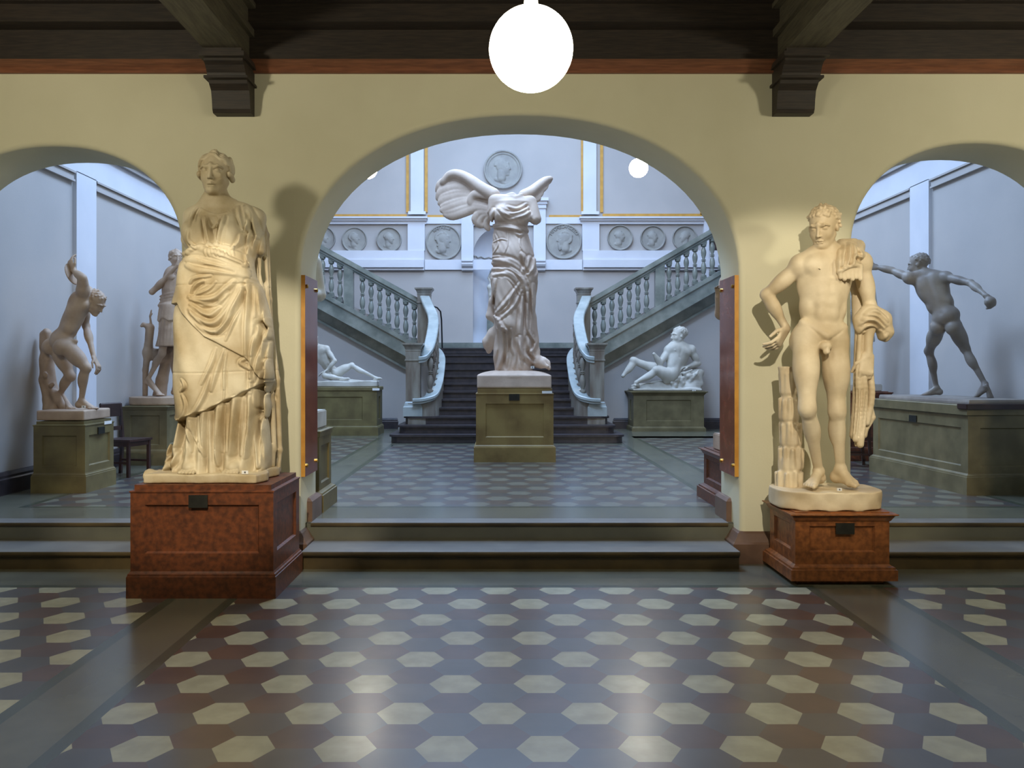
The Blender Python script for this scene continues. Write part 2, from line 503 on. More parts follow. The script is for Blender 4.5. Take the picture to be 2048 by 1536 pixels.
for i, bxm in enumerate(BEAMS):
    bm = bmesh.new()
    bx(bm, bxm - 0.15, bxm + 0.15, -4.1, YW0 - 0.12, 4.13, 4.61)
    bx(bm, bxm - 0.19, bxm + 0.19, -4.1, YW0 - 0.12, 4.30, 4.61)
    bx(bm, bxm - 0.25, bxm + 0.25, -4.1, YW0 - 0.12, 4.46, 4.61)
    o = bmobj('ceiling_beam', bm, M['beam_wood'])
    tag(o, ['dark olive timber ceiling beam far out over the left bay', 'dark olive timber ceiling beam over the draped goddess cast',
            'dark olive timber ceiling beam over the nude youth cast', 'dark olive timber ceiling beam far out over the right bay'][i], 'beam', 'ceiling beams of the front room')
    if i in (1, 2):
        bm = bmesh.new()
        # moulded bracket: profile in (y, z) seen from the side
        prof = [(YW0 + 0.005, 3.69), (YW0 - 0.10, 3.69), (YW0 - 0.12, 3.72), (YW0 - 0.13, 3.79), (YW0 - 0.15, 3.86), (YW0 - 0.20, 3.90),
                (YW0 - 0.215, 3.93), (YW0 - 0.24, 3.935), (YW0 - 0.25, 3.97), (YW0 - 0.29, 4.02), (YW0 - 0.33, 4.04), (YW0 - 0.33, 4.075), (YW0 - 0.36, 4.085), (YW0 - 0.36, 4.13), (YW0 + 0.005, 4.13)]
        extrude_poly(bm, prof, 'x', bxm - 0.155, bxm + 0.155)
        bx(bm, bxm - 0.175, bxm + 0.175, YW0 - 0.27, YW0 + 0.004, 3.925, 3.945)
        bx(bm, bxm - 0.18, bxm + 0.18, YW0 - 0.38, YW0 + 0.004, 4.06, 4.10)
        o = bmobj('beam_corbel', bm, M['dark_wood'])
        tag(o, ['', 'dark carved wooden corbel under the beam left of the central arch',
                'dark carved wooden corbel under the beam right of the central arch'][i], 'corbel', 'wooden corbels on the arcade wall')
# joists running across each bay, with their thin pale edges
bm = bmesh.new()
for y in (6.25, 5.45, 4.55, 3.6, 2.5, 1.2, -0.4, -2.2):
    for a, b in zip(BEAMS, BEAMS[1:]):
        bx(bm, a + 0.26, b - 0.26, y - 0.09, y + 0.09, 4.42, 4.605)
        bx(bm, a + 0.26, b - 0.26, y - 0.12, y + 0.12, 4.53, 4.604)
struct(bmobj('trim_6', bm, M['dark_wood']))
# other walls of the front room
struct(box('wall_front_left', -8.3, -8.1, -4.2, YW0, -0.05, 4.7, M['wall_warm']))
struct(box('wall_front_right', 8.5, 8.7, -4.2, YW0, -0.05, 4.7, M['wall_warm']))
struct(box('wall_front_back', -8.3, 8.7, -4.35, -4.15, -0.05, 4.7, M['wall_warm']))

# ---- stair hall: side walls
ZH = 9.8
struct(box('wall_left', XL - 0.3, XL, YW1 - 0.05, YB + 0.3, UF - 0.1, ZH, M['wall_hall']))
struct(box('wall_right', XR, XR + 0.3, YW1 - 0.05, YB + 0.3, UF - 0.1, ZH, M['wall_hall']))
struct(box('wall_hall_front', XL, XR, YW1 - 0.05, YW1 + 0.15, ZTOP - 0.02, ZH, M['wall_hall']))
def side_trim(name, X, s, yp0, yp1, zm, yfar):
    """white pilaster and frieze with a double bead round the sunk panels; s = +1 towards +x"""
    bm = bmesh.new()
    t = 0.05
    bx(bm, *sorted((X, X + s * t)), yp0, yp1, UF, zm + 0.09)                    # pilaster
    bx(bm, *sorted((X, X + s * t)), YW1 + 0.05, yfar, zm + 0.08, zm + 0.42)     # frieze above the panels
    bx(bm, *sorted((X, X + s * t)), YW1 + 0.05, YW1 + 0.5, UF, zm + 0.09)
    struct(bmobj(name, bm, M['white_paint']))
def side_beads(name, X, s, yp0, yp1, zm, yfar):
    bm = bmesh.new()
    for a, b in ((YW1 + 0.5, yp0 - 0.02), (yp1 + 0.02, yfar)):
        bx(bm, *sorted((X, X + s * 0.055)), a, b, zm + 0.055, zm + 0.08)
        bx(bm, *sorted((X, X + s * 0.03)), a, b, zm - 0.02, zm + 0.05)
        bx(bm, *sorted((X, X + s * 0.045)), a, b, zm - 0.045, zm - 0.02)
    # cornice above the frieze
    for k, (o0, z0, z1) in enumerate(((0.10, .42, .46), (0.08, .46, .52), (0.14, .52, .55), (0.20, .55, .62), (0.26, .62, .68), (0.22, .68, .72))):
        bx(bm, *sorted((X, X + s * o0)), YW1 + 0.16, yfar, zm + z0, zm + z1)
    struct(bmobj(name, bm, M['wall_hall']))
side_trim('trim_7', XL, 1, 10.42, 10.93, 3.92, YB); side_beads('trim_8', XL, 1, 10.42, 10.93, 3.92, 17.6)
side_trim('trim_9', XR, -1, 11.53, 12.06, 4.07, YB); side_beads('trim_10', XR, -1, 11.53, 12.06, 4.07, 17.6)
def skirting(name, x0, x1, y0, y1, z):
    bm = bmesh.new()
    rect_loft(bm, x0, x1, y0, y1, [(0, z - 0.02), (0, z + 0.16), (-0.012, z + 0.175), (-0.012, z + 0.20), (-0.03, z + 0.235)])
    struct(bmobj(name, bm, M['stair_dark']))
skirting('baseboard_left', XL - 0.05, XL + 0.07, YW1, YS, UF)
skirting('baseboard_right', XR - 0.07, XR + 0.05, YW1, YS, UF)

# lower wall under the upper flights, and the landing
ZL = UF + 12 * 0.147          # landing level
SL = 0.555                    # slope of the upper flights
def flight_z(x, side):        # height of the lower edge of the stringer along x
    x0 = xs(806) if side < 0 else xs(1212)
    z0 = zs(690)
    return z0 + (abs(x - x0)) * SL
for side, nm in ((-1, 'wall_back_left'), (1, 'wall_back_right')):
    bm = bmesh.new()
    X0 = xs(806) if side < 0 else xs(1212); X1 = XL if side < 0 else XR
    Xn = CXH + side * 1.50
    pts = [(Xn, UF - 0.02), (X1, UF - 0.02), (X1, flight_z(X1, side) + 0.25), (X0, flight_z(X0, side) + 0.25), (Xn, ZL - 0.01)]
    extrude_poly(bm, pts, 'y', YS, YS + 0.2)
    struct(bmobj(nm, bm, M['wall_hall']))
    x_a, x_b = sorted((CXH + side * 2.35, X1))
    skirting('baseboard_back_' + ('left' if side < 0 else 'right'), x_a, x_b, YS - 0.07, YS + 0.05, UF)
bm = bmesh.new()
extrude_poly(bm, [(CXH - 1.5, 18.42), (CXH + 1.5, 18.42), (CXH + 1.5, YS + 0.1), (XR, YS + 0.1), (XR, YB), (XL, YB), (XL, YS + 0.1), (CXH - 1.5, YS + 0.1)], 'z', ZL - 0.12, ZL - 0.001)
struct(bmobj('floor_landing', bm, M['stair_dark']))
struct(box('ceiling_hall', XL - 0.3, XR + 0.3, YW1, YB + 0.3, ZH, ZH + 0.2, M['white_paint']))

# ---- back wall with niche, frieze of medallions, framed fields
def back_wall():
    bm = bmesh.new()
    nx0, nx1 = xb(946), xb(1067); ncx = (nx0 + nx1) / 2; na = (nx1 - nx0) / 2
    zt = zb(452); zsp = zt - na
    pts = arch_pts(ncx, na, zsp, na, 24, zbot=ZL + 0.18, e=2.0)
    y = YB
    # wall around the niche
    def q(a, b, c, d): bm.faces.new([bm.verts.new((p[0], y, p[1])) for p in (a, b, c, d)])
    q((XL, ZL - .2), (pts[0][0], ZL - .2), (pts[0][0], ZH), (XL, ZH))
    q((pts[-1][0], ZL - .2), (XR, ZL - .2), (XR, ZH), (pts[-1][0], ZH))
    for p, r_ in zip(pts[1:-1], pts[2:-1]):
        q((p[0], p[1]), (r_[0], r_[1]), (r_[0], ZH), (p[0], ZH))
    q((pts[0][0], ZL - .2), (pts[-1][0], ZL - .2), (pts[-1][0], ZL + 0.18), (pts[0][0], ZL + 0.18))
    struct(bmobj('wall_back', bm, M['wall_hall'], recalc=False))
    # niche: half cylinder with a half dome
    bm = bmesh.new()
    n = 20; rings = []
    for z in np.linspace(ZL + 0.18, zsp, 6):
        rings.append([bm.verts.new((ncx - na * math.cos(math.pi * i / n), y + na * 0.75 * math.sin(math.pi * i / n), z)) for i in range(n + 1)])
    for k in range(1, 9):
        el = k / 8 * math.pi / 2
        rings.append([bm.verts.new((ncx - na * math.cos(el) * math.cos(math.pi * i / n), y + na * 0.75 * math.cos(el) * math.sin(math.pi * i / n) , zsp + na * math.sin(el))) for i in range(n + 1)])
    for A, B in zip(rings, rings[1:]):
        for i in range(n): bm.faces.new((A[i], A[i + 1], B[i + 1], B[i]))
    bm.faces.new(rings[0])
    bmesh.ops.remove_doubles(bm, verts=bm.verts, dist=0.001)
    struct(bmobj('wall_niche', bm, M['white_paint'], smooth=True))
    bm = bmesh.new()
    for k in range(9):      # scalloped lip of the shell
        a0 = math.pi * k / 9; a1 = math.pi * (k + 1) / 9; am = (a0 + a1) / 2
        P = [(ncx - na * .985 * math.cos(a), y + na * 0.735 * math.sin(a), zb(510) - (0.035 if j % 2 else 0)) for j, a in enumerate((a0, am, a1))]
        tube(bm, P, 0.018, 6)
    struct(bmobj('trim_11', bm, M['plaster_medal']))
back_wall()

def white_relief():
    bm = bmesh.new(); y = YB
    def r(px0, px1, py0, py1, d): bx(bm, xb(px0), xb(px1), y - d, y, zb(py1), zb(py0))
    XLp, XRp = CX + XL * F / YB, CX + XR * F / YB
    for s_ in (0, 1):
        m = (lambda a: a) if s_ == 0 else (lambda a: 2014 - a)
        def rr(a, b, c, d, e):
            p, q_ = sorted((m(a), m(b))); r(p, q_, c, d, e)
        edge = XLp if s_ == 0 else 2014 - XRp
        rr(edge, 849, 502, 541, 0.10)         # sill band, side
        rr(edge, 848, 521, 536, 0.16)
        rr(edge, 853, 435.5, 449, 0.08)         # ledge under the upper fields
        rr(edge, 856, 435.5, 439, 0.20); rr(edge, 854, 439, 443, 0.14)
        rr(816, 850, 449, 502, 0.08)          # lower pilaster
        rr(822, 848, 240, 430, 0.08)          # upper pilaster
        rr(817, 852, 424, 430, 0.10)
        rr(850, 1007, 520, 540, 0.06)         # sill band, centre
        rr(850, 1007, 435, 448, 0.05)
        rr(923, 947, 404, 521, 0.09)          # aedicule jambs
        rr(946, 1007, 404, 452, 0.09)
        rr(918, 1007, 398, 404, 0.20); rr(920, 1007, 404, 410, 0.15); rr(922, 1007, 410, 418, 0.12)
    struct(bmobj('trim_12', bm, M['white_paint']))
    # scroll brackets under the aedicule
    for m_, lab in ((935, 'left'), (1079, 'right')):
        bm = bmesh.new()
        xa, xc = xb(m_ - 11), xb(m_ + 11)
        prof = [(y, zb(522)), (y - 0.22, zb(522)), (y - 0.22, zb(524.5)), (y - 0.18, zb(526)), (y - 0.20, zb(530)), (y - 0.17, zb(534)), (y - 0.10, zb(537)), (y - 0.11, zb(541)), (y, zb(543))]
        extrude_poly(bm, prof, 'x', xa, xc)
        o = bmobj('scroll_bracket', bm, M['white_paint'])
        tag(o, 'white scrolled stucco bracket under the %s jamb of the niche surround' % lab, 'bracket', 'brackets of the niche surround')
    # ochre frames of the upper fields
    bm = bmesh.new(); d = 0.035
    def f(px0, px1, py0, py1): bx(bm, xb(px0), xb(px1), y - d, y, zb(py1), zb(py0))
    f(812.5, 818, 220, 425); f(XLp, 814, 429, 435)
    f(849.5, 855.5, 220, 425); f(855, 916, 430.5, 435)
    f(1162, 1167.5, 220, 425); f(1098, 1163, 430.5, 435)
    f(1200, 1206, 220, 425); f(1205, 1403, 428, 434); f(1400, 1407, 400, 430)
    f(1205, 1407, 220, 226); f(855, 1163, 214, 220); f(XLp, 814, 220, 226)
    struct(bmobj('trim_13', bm, M['ochre']))
    bm = bmesh.new()
    bx(bm, xb(1406), xb(1416), y - 0.12, y, zb(640), zb(300))
    struct(bmobj('trim_14', bm, M['white_paint']))
    struct(box('door_1', xb(1420), xb(1452), y - 0.06, y + 0.02, ZL, zb(426), M['dark_chair']))
    # skirting at the foot of the back wall
    bm = bmesh.new()
    bx(bm, XL, XR, y - 0.06, y, ZL - 0.01, ZL + 0.19)
    struct(bmobj('baseboard_back_landing', bm, M['marble_green']))
white_relief()

# ---------------------------------------------------------------- the great stair
def staircase():
    t = thing('staircase', 'dark stone staircase of twelve steps rising to the landing behind the winged cast', 'staircase', (CXH, 15.1, UF))
    R, T = 0.147, 0.30
    half = [2.09, 1.98, 1.90, 1.46, 1.34] + [1.33] * 7
    for k in range(12):
        y0 = 15.1 + k * T
        z0, z1 = UF + (k * R if k < 1 else k * R - 0.02), UF + (k + 1) * R
        hw = half[k]
        bm = bmesh.new()
        yb_ = max(min(y0 + 0.9, 18.43), y0 + 0.15) if k < 11 else 18.60
        if k < 3:
            r = 0.16
            def outl(g):
                P = [(CXH - hw - g, yb_ + 0.3)]
                for i in range(7):
                    a = i / 6 * math.pi / 2
                    P.append((CXH - hw - g + r * (1 - math.cos(a)), y0 - g + r * (1 - math.sin(a))))
                for i in range(7):
                    a = i / 6 * math.pi / 2
                    P.append((CXH + hw + g - r * (1 - math.sin(a)), y0 - g + r * (1 - math.cos(a))))
                P.append((CXH + hw + g, yb_ + 0.3))
                return P
            extrude_poly(bm, outl(-0.03), 'z', z0, z1 - 0.03)
            extrude_poly(bm, outl(0.0), 'z', z1 - 0.035, z1)
        else:
            bx(bm, CXH - hw, CXH + hw, y0 + 0.03, yb_, z0, z1 - 0.03)
            bx(bm, CXH - hw, CXH + hw, y0, yb_, z1 - 0.034, z1)
        bmesh.ops.bevel(bm, geom=[e for e in bm.edges if abs(e.verts[0].co.z - z1) < 1e-4 and abs(e.verts[1].co.z - z1) < 1e-4], offset=0.008, segments=2, affect='EDGES')
        bmobj('step', bm, M['stair_dark'], t)
staircase()

def baluster_prof(h, r):
    return [(r * x, h * z) for x, z in ((1.0, 0), (1.0, .06), (.55, .075), (.5, .10), (.75, .14), (.92, .22), (.95, .30), (.8, .38), (.52, .45), (.45, .475),
                                      (.8, .485), (.8, .50), (.5, .505), (.5, .52), (.8, .525), (.8, .54), (.45, .55), (.52, .58), (.82, .66), (.95, .74), (.90, .80), (.6, .87), (.45, .905), (.6, .92), (.95, .935), (.95, 1.0))]

def balustrade_upper(side):
    lab = 'left' if side < 0 else 'right'
    Yf = 18.58
    def X(px): return Xp(px, Yf)
    if side < 0:
        xa, xe = X(838), XL + 0.02
    else:
        xa, xe = X(1180), XR - 0.02
    zr0 = Zp(597, Yf); slope = 0.548 if side < 0 else 0.575      # rail top at the newel
    zc0 = Zp(690, Yf) + 0.0                                      # curb top at the newel
    t = thing('stair_balustrade', 'green-grey marble balustrade of the upper flight climbing to the %s' % lab, 'balustrade', (xa, Yf, ZL), 'balustrades of the stair')
    L = abs(xe - xa)
    def line(z0): return lambda x: z0 + abs(x - xa) * slope
    rail, curb = line(zr0), line(zc0)
    def slab(nm, y0, y1, zf, a, b, m, name):
        pass
    bm = bmesh.new()
    for (dy, za, zb_) in ((0.10, -0.05, 0.0), (0.13, -0.11, -0.045), (0.09, -0.17, -0.105), (0.065, -0.21, -0.165)):
        extrude_poly(bm, [(xa, rail(xa) + za), (xe, rail(xe) + za), (xe, rail(xe) + zb_), (xa, rail(xa) + zb_)], 'y', Yf - dy, Yf + dy)
    bmobj('handrail', bm, M['marble_green'], t)
    bm = bmesh.new()
    for (dy, za, zb_) in ((0.16, -0.10, 0.0), (0.12, -0.36, -0.09), (0.13, -0.40, -0.35)):
        extrude_poly(bm, [(xa, curb(xa) + za), (xe, curb(xe) + za), (xe, curb(xe) + zb_), (xa, curb(xa) + zb_)], 'y', Yf - dy, Yf + dy)
    bmobj('curb', bm, M['marble_green'], t)
    bm = bmesh.new()
    for (dy, za, zb_) in ((0.02, -0.66, -0.40), (0.08, -0.70, -0.645)):
        x0_ = xa + side * 0.28
        extrude_poly(bm, [(x0_, curb(x0_) + za), (xe, curb(xe) + za), (xe, curb(xe) + zb_), (x0_, curb(x0_) + zb_)], 'y', YS - dy - 0.03, YS + 0.1)
    bmobj('stringer', bm, M['marble_green'], t)
    sp = 17.3 * Yf / F
    hb = zr0 - 0.21 - zc0
    x = xa + side * 0.10; k = 0
    proto = None
    pos = []
    pier_px = (696, 1313)
    pxp = X(698) if side < 0 else X(1319)
    while abs(x - xa) < L - 0.05:
        if abs(x - pxp) < 0.16: 
            x += side * 0.10; 
            if abs(x - pxp) < 0.16: continue
        pos.append(x); x += side * sp
    hb2 = hb + 0.02
    for x in pos:
        if proto is None:
            bm = bmesh.new()
            lathe(bm, 0, 0, baluster_prof(hb2 - 0.10, 0.062), 14)
            z_ = hb2 - 0.10
            for za, zc in ((-0.06, 0.01), (z_ - 0.01, z_ + 0.12)):
                bx(bm, -0.058, 0.058, -0.058, 0.058, za, zc)
            o = bmobj('baluster', bm, M['marble_green'], t, smooth=True)
            md = o.modifiers.new('edges', 'EDGE_SPLIT'); md.split_angle = math.radians(38)
            proto = o
        else:
            o = proto.copy(); C.objects.link(o); o.parent = t
        o.matrix_parent_inverse = Matrix.Identity(4)
        o.location = Vector((x, Yf, curb(x) + 0.05)) - t.location
    bm = bmesh.new()
    z0, z1 = curb(pxp) - 0.1, rail(pxp) - 0.12
    bx(bm, pxp - 0.10, pxp + 0.10, Yf - 0.085, Yf + 0.085, z0, z1)
    bmobj('pier', bm, M['marble_green'], t)
    # steps of the flight, hidden behind the curb: a sloping stepped body
    bm = bmesh.new(); n = int(L / 0.285)
    for k in range(n):
        x0 = xa + side * (k * 0.285 + 0.2); x1 = x0 + side * 0.30
        zt = min(ZL + (k + 1) * 0.157, curb(x0) - 0.02)
        bx(bm, *sorted((x0, x1)), YS + 0.18, YB - 0.08, zt - 0.35, zt)
    bmobj('flight_steps', bm, M['stair_dark'], t)
balustrade_upper(-1); balustrade_upper(1)

def newel(px0, px1, Yf, z0, z1, lab, base_h):
    x0, x1 = Xp(px0, Yf), Xp(px1, Yf); d = x1 - x0
    t = thing('newel_post', lab, 'post', ((x0 + x1) / 2, Yf + d / 2, z0), 'newel posts of the stair')
    hh = z1 - z0
    e = 0.0
    bm = bmesh.new()
    rect_loft(bm, x0 + .02, x1 - .02, Yf + .02, Yf + d - .02, [(0.0, z0 + base_h - 0.01), (0.0, z1 - 0.15), (0.012, z1 - 0.145), (0.012, z1 - 0.13), (0, z1 - 0.125), (0, z1 - 0.1)])
    for f in list(bm.faces):
        pass
    bmobj('shaft', bm, M['marble_newel'], t)
    bm = bmesh.new()
    rect_loft(bm, x0 + .02, x1 - .02, Yf + .02, Yf + d - .02, [(0.045, z0), (0.045, z0 + base_h * .62), (0.03, z0 + base_h * .7), (0.015, z0 + base_h * .9), (0.0, z0 + base_h)])
    bmobj('base', bm, M['marble_pale'] if base_h > .2 else M['marble_green'], t)
    bm = bmesh.new()
    rect_loft(bm, x0 + .02, x1 - .02, Yf + .02, Yf + d - .02, [(0.0, z1 - 0.33), (0.018, z1 - 0.325), (0.018, z1 - 0.30), (0.004, z1 - 0.295), (0.006, z1 - 0.12), (0.03, z1 - 0.06), (0.055, z1 - 0.035), (0.06, z1 - 0.03), (0.06, z1)])
    bmobj('capital', bm, M['marble_newel'], t)
    return t
newel(809, 842, 15.72, UF + 0.441, Zp(686, 15.7), 'brown marble newel post at the foot of the stair, left side', 0.27)
newel(1178, 1211, 15.72, UF + 0.441, Zp(686, 15.7), 'brown marble newel post at the foot of the stair, right side', 0.27)
newel(833, 862, 18.28, ZL - 0.12, Zp(575, 18.25), 'brown marble newel post on the landing where the left flight begins', 0.1)
newel(1154, 1183, 18.28, ZL - 0.12, Zp(575, 18.25), 'brown marble newel post on the landing where the right flight begins', 0.1)

def balustrade_lower(side):
    lab = 'left' if side < 0 else 'right'
    def mir(p): return (CXH + (p[0] - CXH) * (1 if side < 0 else -1), p[1], p[2])
    rail = [(-1.50, 15.80, 1.83), (-1.42, 15.82, 1.86), (-1.335, 15.98, 2.03), (-1.305, 16.35, 2.27), (-1.31, 16.85, 2.55), (-1.37, 17.3, 2.75), (-1.49, 17.75, 2.96), (-1.60, 18.25, 3.16)]
    curb = [(-1.60, 15.72, 1.06), (-1.42, 15.74, 1.075), (-1.27, 15.86, 1.15), (-1.205, 16.2, 1.36), (-1.20, 16.75, 1.63), (-1.22, 17.2, 1.84), (-1.30, 17.6, 1.98), (-1.42, 18.0, 2.07), (-1.58, 18.3, 2.12)]
    t = thing('stair_balustrade', 'pale curved marble balustrade beside the lower steps, %s side' % lab, 'balustrade', (CXH + side * 1.5, 15.9, UF + .44), 'balustrades of the stair')
    bm = bmesh.new(); ribbon(bm, [mir(p) for p in catmull(rail, 7)], 0.21, 0.12, side)
    bmobj('handrail', bm, M['marble_pale'], t)
    cc = catmull(curb, 7)
    bm = bmesh.new(); ribbon(bm, [mir(p) for p in cc], 0.24, 0.10, side)
    bmobj('curb', bm, M['marble_pale'], t)
    # stone body below the curb down to the steps
    bm = bmesh.new(); rings = []
    for p in cc:
        zf = UF + 0.147 * max(3, min(12, 3 + math.floor((p[1] - 15.9) / 0.3 + 1)))
        zf = min(zf, p[2] - .12)
        q = mir(p)
        rings.append([bm.verts.new(v) for v in ((q[0] - .09, q[1], zf - 0.25), (q[0] + .09, q[1], zf - 0.25), (q[0] + .09, q[1], q[2] - .09), (q[0] - .09, q[1], q[2] - .09))])
    for A, B in zip(rings, rings[1:]):
        for k in range(4): bm.faces.new((A[k], A[(k + 1) % 4], B[(k + 1) % 4], B[k]))
    bm.faces.new(rings[0][::-1]); bm.faces.new(rings[-1])
    bmobj('curb_wall', bm, M['marble_newel'], t)
    rr = catmull(rail, 20); c2 = catmull(curb, 20)
    ys = [15.93, 16.11, 16.30, 16.50, 16.71, 16.93, 17.16, 17.39, 17.61, 17.83, 18.04]
    for y in ys:
        a = min(rr[10:], key=lambda p: abs(p[1] - y)); b = min(c2[30:], key=lambda p: abs(p[1] - y))
        x = 0.5 * (a[0] + b[0]); z0, z1 = b[2] - .03, a[2] - .10
        q = mir((x, y, 0)); h = z1 - z0
        bm = bmesh.new()
        lathe(bm, q[0], q[1], [(r_, z0 + z_) for r_, z_ in baluster_prof(h, 0.062)], 12)
        o = bmobj('baluster', bm, M['marble_newel'], t, smooth=True)
        md = o.modifiers.new('edges', 'EDGE_SPLIT'); md.split_angle = math.radians(38)
balustrade_lower(-1); balustrade_lower(1)

bm = bmesh.new()
tube(bm, [tuple(W(861, 611, 18.25)), tuple(W(874, 615, 18.3)), tuple(W(881, 623, 18.35)), tuple(W(883, 640, 18.4)), (Xp(884.5, 18.45), 18.45, ZL - 0.005)], 0.016, 8)
tag(bmobj('metal_handrail', bm, M['iron']), 'thin black bent metal handrail beside the left landing newel', 'handrail')

# ---------------------------------------------------------------- pedestals
def pedestal(label, x0, x1, y0, y1, z0, z1, m, base=0.035, base_h=0.15, cap=0.02, cap_h=0.05, frame=0.1, top_f=0.12, bot_f=0.08, inset=0.018,
             step_top=None, plate=None, rot=0.0, pivot=None, group=None, cap_m=None, gap=0.0, name='pedestal', sides='FLR', cap_style='lip', board=False):
    t = thing(name, label, 'pedestal', ((x0 + x1) / 2, (y0 + y1) / 2, z0), group)
    zb0, zb1 = z0 + gap, z0 + gap + base_h
    bm = bmesh.new()
    rect_loft(bm, x0, x1, y0, y1, [(base, zb0), (base, zb1 - 0.035), (base * .75, zb1 - 0.032), (base * .7, zb1 - 0.018), (base * .35, zb1 - 0.012), (0.002, zb1)])
    if gap: rect_loft(bm, x0 + .03, x1 - .03, y0 + .03, y1 - .03, [(0, z0), (0, zb0 + .01)])
    bmobj('base', bm, m, t)
    bm = bmesh.new()
    zc = z1 - cap_h
    fs = bx(bm, x0, x1, y0, y1, zb1 - 0.01, zc)
    # sunk panel on the faces that show: order of bx is bottom, top, front(y0), right(x1), back, left(x0)
    for key, idx in (('F', 2), ('R', 3), ('L', 5)):
        if key not in sides: continue
        f = fs[idx]
        n = f.normal.copy() if f.normal.length else None
        f.normal_update(); n = f.normal.copy()
        vs = list(f.verts)
        lo = [min(v.co[i] for v in vs) for i in range(3)]; hi = [max(v.co[i] for v in vs) for i in range(3)]
        ax = 0 if key == 'F' else 1
        a0, a1 = lo[ax] + frame, hi[ax] - frame
        if a1 - a0 < 0.08: continue
        c0, c1 = zb1 + bot_f, zc - top_f
        other = 1 - ax
        pl = lo[other]
        def P(a, z, d):
            p = [0, 0, z]; p[ax] = a; p[other] = pl - n[other] * d
            return bm.verts.new(p)
        ov = [min(vs, key=lambda v: (v.co - Vector([aa if i == ax else (pl if i == other else zz) for i in range(3)])).length) for aa, zz in ((lo[ax], lo[2]), (hi[ax], lo[2]), (hi[ax], hi[2]), (lo[ax], hi[2]))]
        i1 = [P(a, z, 0) for a, z in ((a0, c0), (a1, c0), (a1, c1), (a0, c1))]
        e = 0.012
        i2 = [P(a, z, inset) for a, z in ((a0 + e, c0 + e), (a1 - e, c0 + e), (a1 - e, c1 - e), (a0 + e, c1 - e))]
        bm.faces.remove(f)
        for A, B in ((ov, i1), (i1, i2)):
            for k in range(4):
                j = (k + 1) % 4
                bm.faces.new((A[k], A[j], B[j], B[k]))
        bm.faces.new(i2)
    bmobj('body', bm, m, t)
    bm = bmesh.new()
    if cap_style == 'slab':      # stepped top set back from the body
        rect_loft(bm, x0, x1, y0, y1, [(0.0, zc - 0.002), (0.006, zc + 0.002), (0.006, zc + 0.012), (-0.02, zc + 0.018), (-0.02, z1)])
    elif cap_style == 'cornice':
        rect_loft(bm, x0, x1, y0, y1, [(0.0, zc - 0.02), (0.008, zc - 0.015), (cap * .6, zc + cap_h * .45), (cap, zc + cap_h * .6), (cap, z1 - 0.012), (cap - 0.012, z1 - 0.01), (cap - .05, z1 - 0.008), (cap - 0.05, z1)])
    else:
        rect_loft(bm, x0, x1, y0, y1, [(0.0, zc - 0.002), (cap, zc + 0.006), (cap, z1 - 0.01), (cap - 0.01, z1)])
    bmobj('top', bm, cap_m or m, t)
    if board: box('front_board', x0 - .05, x1 - .03, y0 - .06, y0 + .12, z1 - .045, z1 + .012, M['dark_chair'], t, .006)
    if plate:
        a, b, c, d, face = plate
        bm = bmesh.new()
        if face == 'F': bx(bm, a, b, y0 - 0.012, y0 + 0.002, c, d)
        elif face == 'R': bx(bm, x1 - 0.002, x1 + 0.012, a, b, c, d)
        else: bx(bm, x0 - 0.012, x0 + 0.002, a, b, c, d)
        bmobj('name_plate', bm, M['plaque_black'], t)
    if rot:
        pv = Vector((pivot[0], pivot[1], 0)) if pivot else t.location.copy()
        t.location = pv + Matrix.Rotation(rot, 3, 'Z') @ (t.location - pv) if pivot else t.location
        t.rotation_euler.z = rot
    return t

Yg = 5.99
pedestal('large speckled mahogany pedestal under the draped goddess cast', -2.585, -1.585, Yg, 6.76, 0.0, 0.787, M['mahogany'], base=0.022, base_h=0.185,
         cap_h=0.052, frame=0.10, top_f=0.085, bot_f=0.125, plate=(Xp(378, Yg), Xp(416, Yg), Zp(1015, Yg), Zp(990, Yg), 'F'), cap_style='slab', sides='FR')
Yh = 6.38
pedestal('orange-brown speckled pedestal with cornice under the nude youth cast', 2.2, 2.90, Yh, 6.98, 0.0, 0.535, M['mahogany_pale'], base=0.045, base_h=0.115, cap=0.05, cap_h=0.05,
         frame=0.105, top_f=0.055, bot_f=0.09, plate=(Xp(1671, Yh), Xp(1708, Yh), Zp(1068, Yh), Zp(1046, Yh), 'F'), cap_style='cornice', gap=0.03, sides='FL')
Yn = 12.05
pedestal('tall olive painted pedestal under the winged headless cast', Xp(952, Yn), Xp(1107, Yn), Yn, 13.0, UF, Zp(778, Yn) + .009, M['olive_wood'], base=0.03, base_h=0.24, cap=0.0, cap_h=0.085,
         frame=0.135, top_f=0.13, bot_f=0.11, plate=(Xp(1018, Yn), Xp(1039, Yn), Zp(801, Yn), Zp(788, Yn), 'F'), cap_style='slab')
pedestal('olive brown pedestal by the left wall under the stooping discus thrower', -4.93, -4.385, 9.05, 9.72, UF, 1.045, M['olive_dark'], base=0.02, base_h=0.21, cap=0.015, cap_h=0.05,
         frame=0.09, top_f=0.1, bot_f=0.07, plate=(9.33, 9.48, 0.89, 0.965, 'R'), sides='FR', cap_style='slab')
pedestal('green-grey pedestal behind the chair under the huntress cast', -5.12, -4.52, 11.62, 12.5, UF, 1.10, M['green_wood'], base=0.02, base_h=0.22, cap=0.03, cap_h=0.04,
         frame=0.1, top_f=0.09, bot_f=0.06, sides='FR', cap_style='cornice')
pedestal('long grey-green pedestal by the right wall under the striding swordsman', 4.82, 5.64, 8.92, 10.98, UF, 1.225, M['green_wood'], base=0.035, base_h=0.22, cap=0.03, cap_h=0.11,
         frame=0.13, top_f=0.13, bot_f=0.07, plate=(9.92, 10.08, 0.985, 1.06, 'L'), sides='FL', cap_style='lip', rot=math.radians(2.5), board=True)
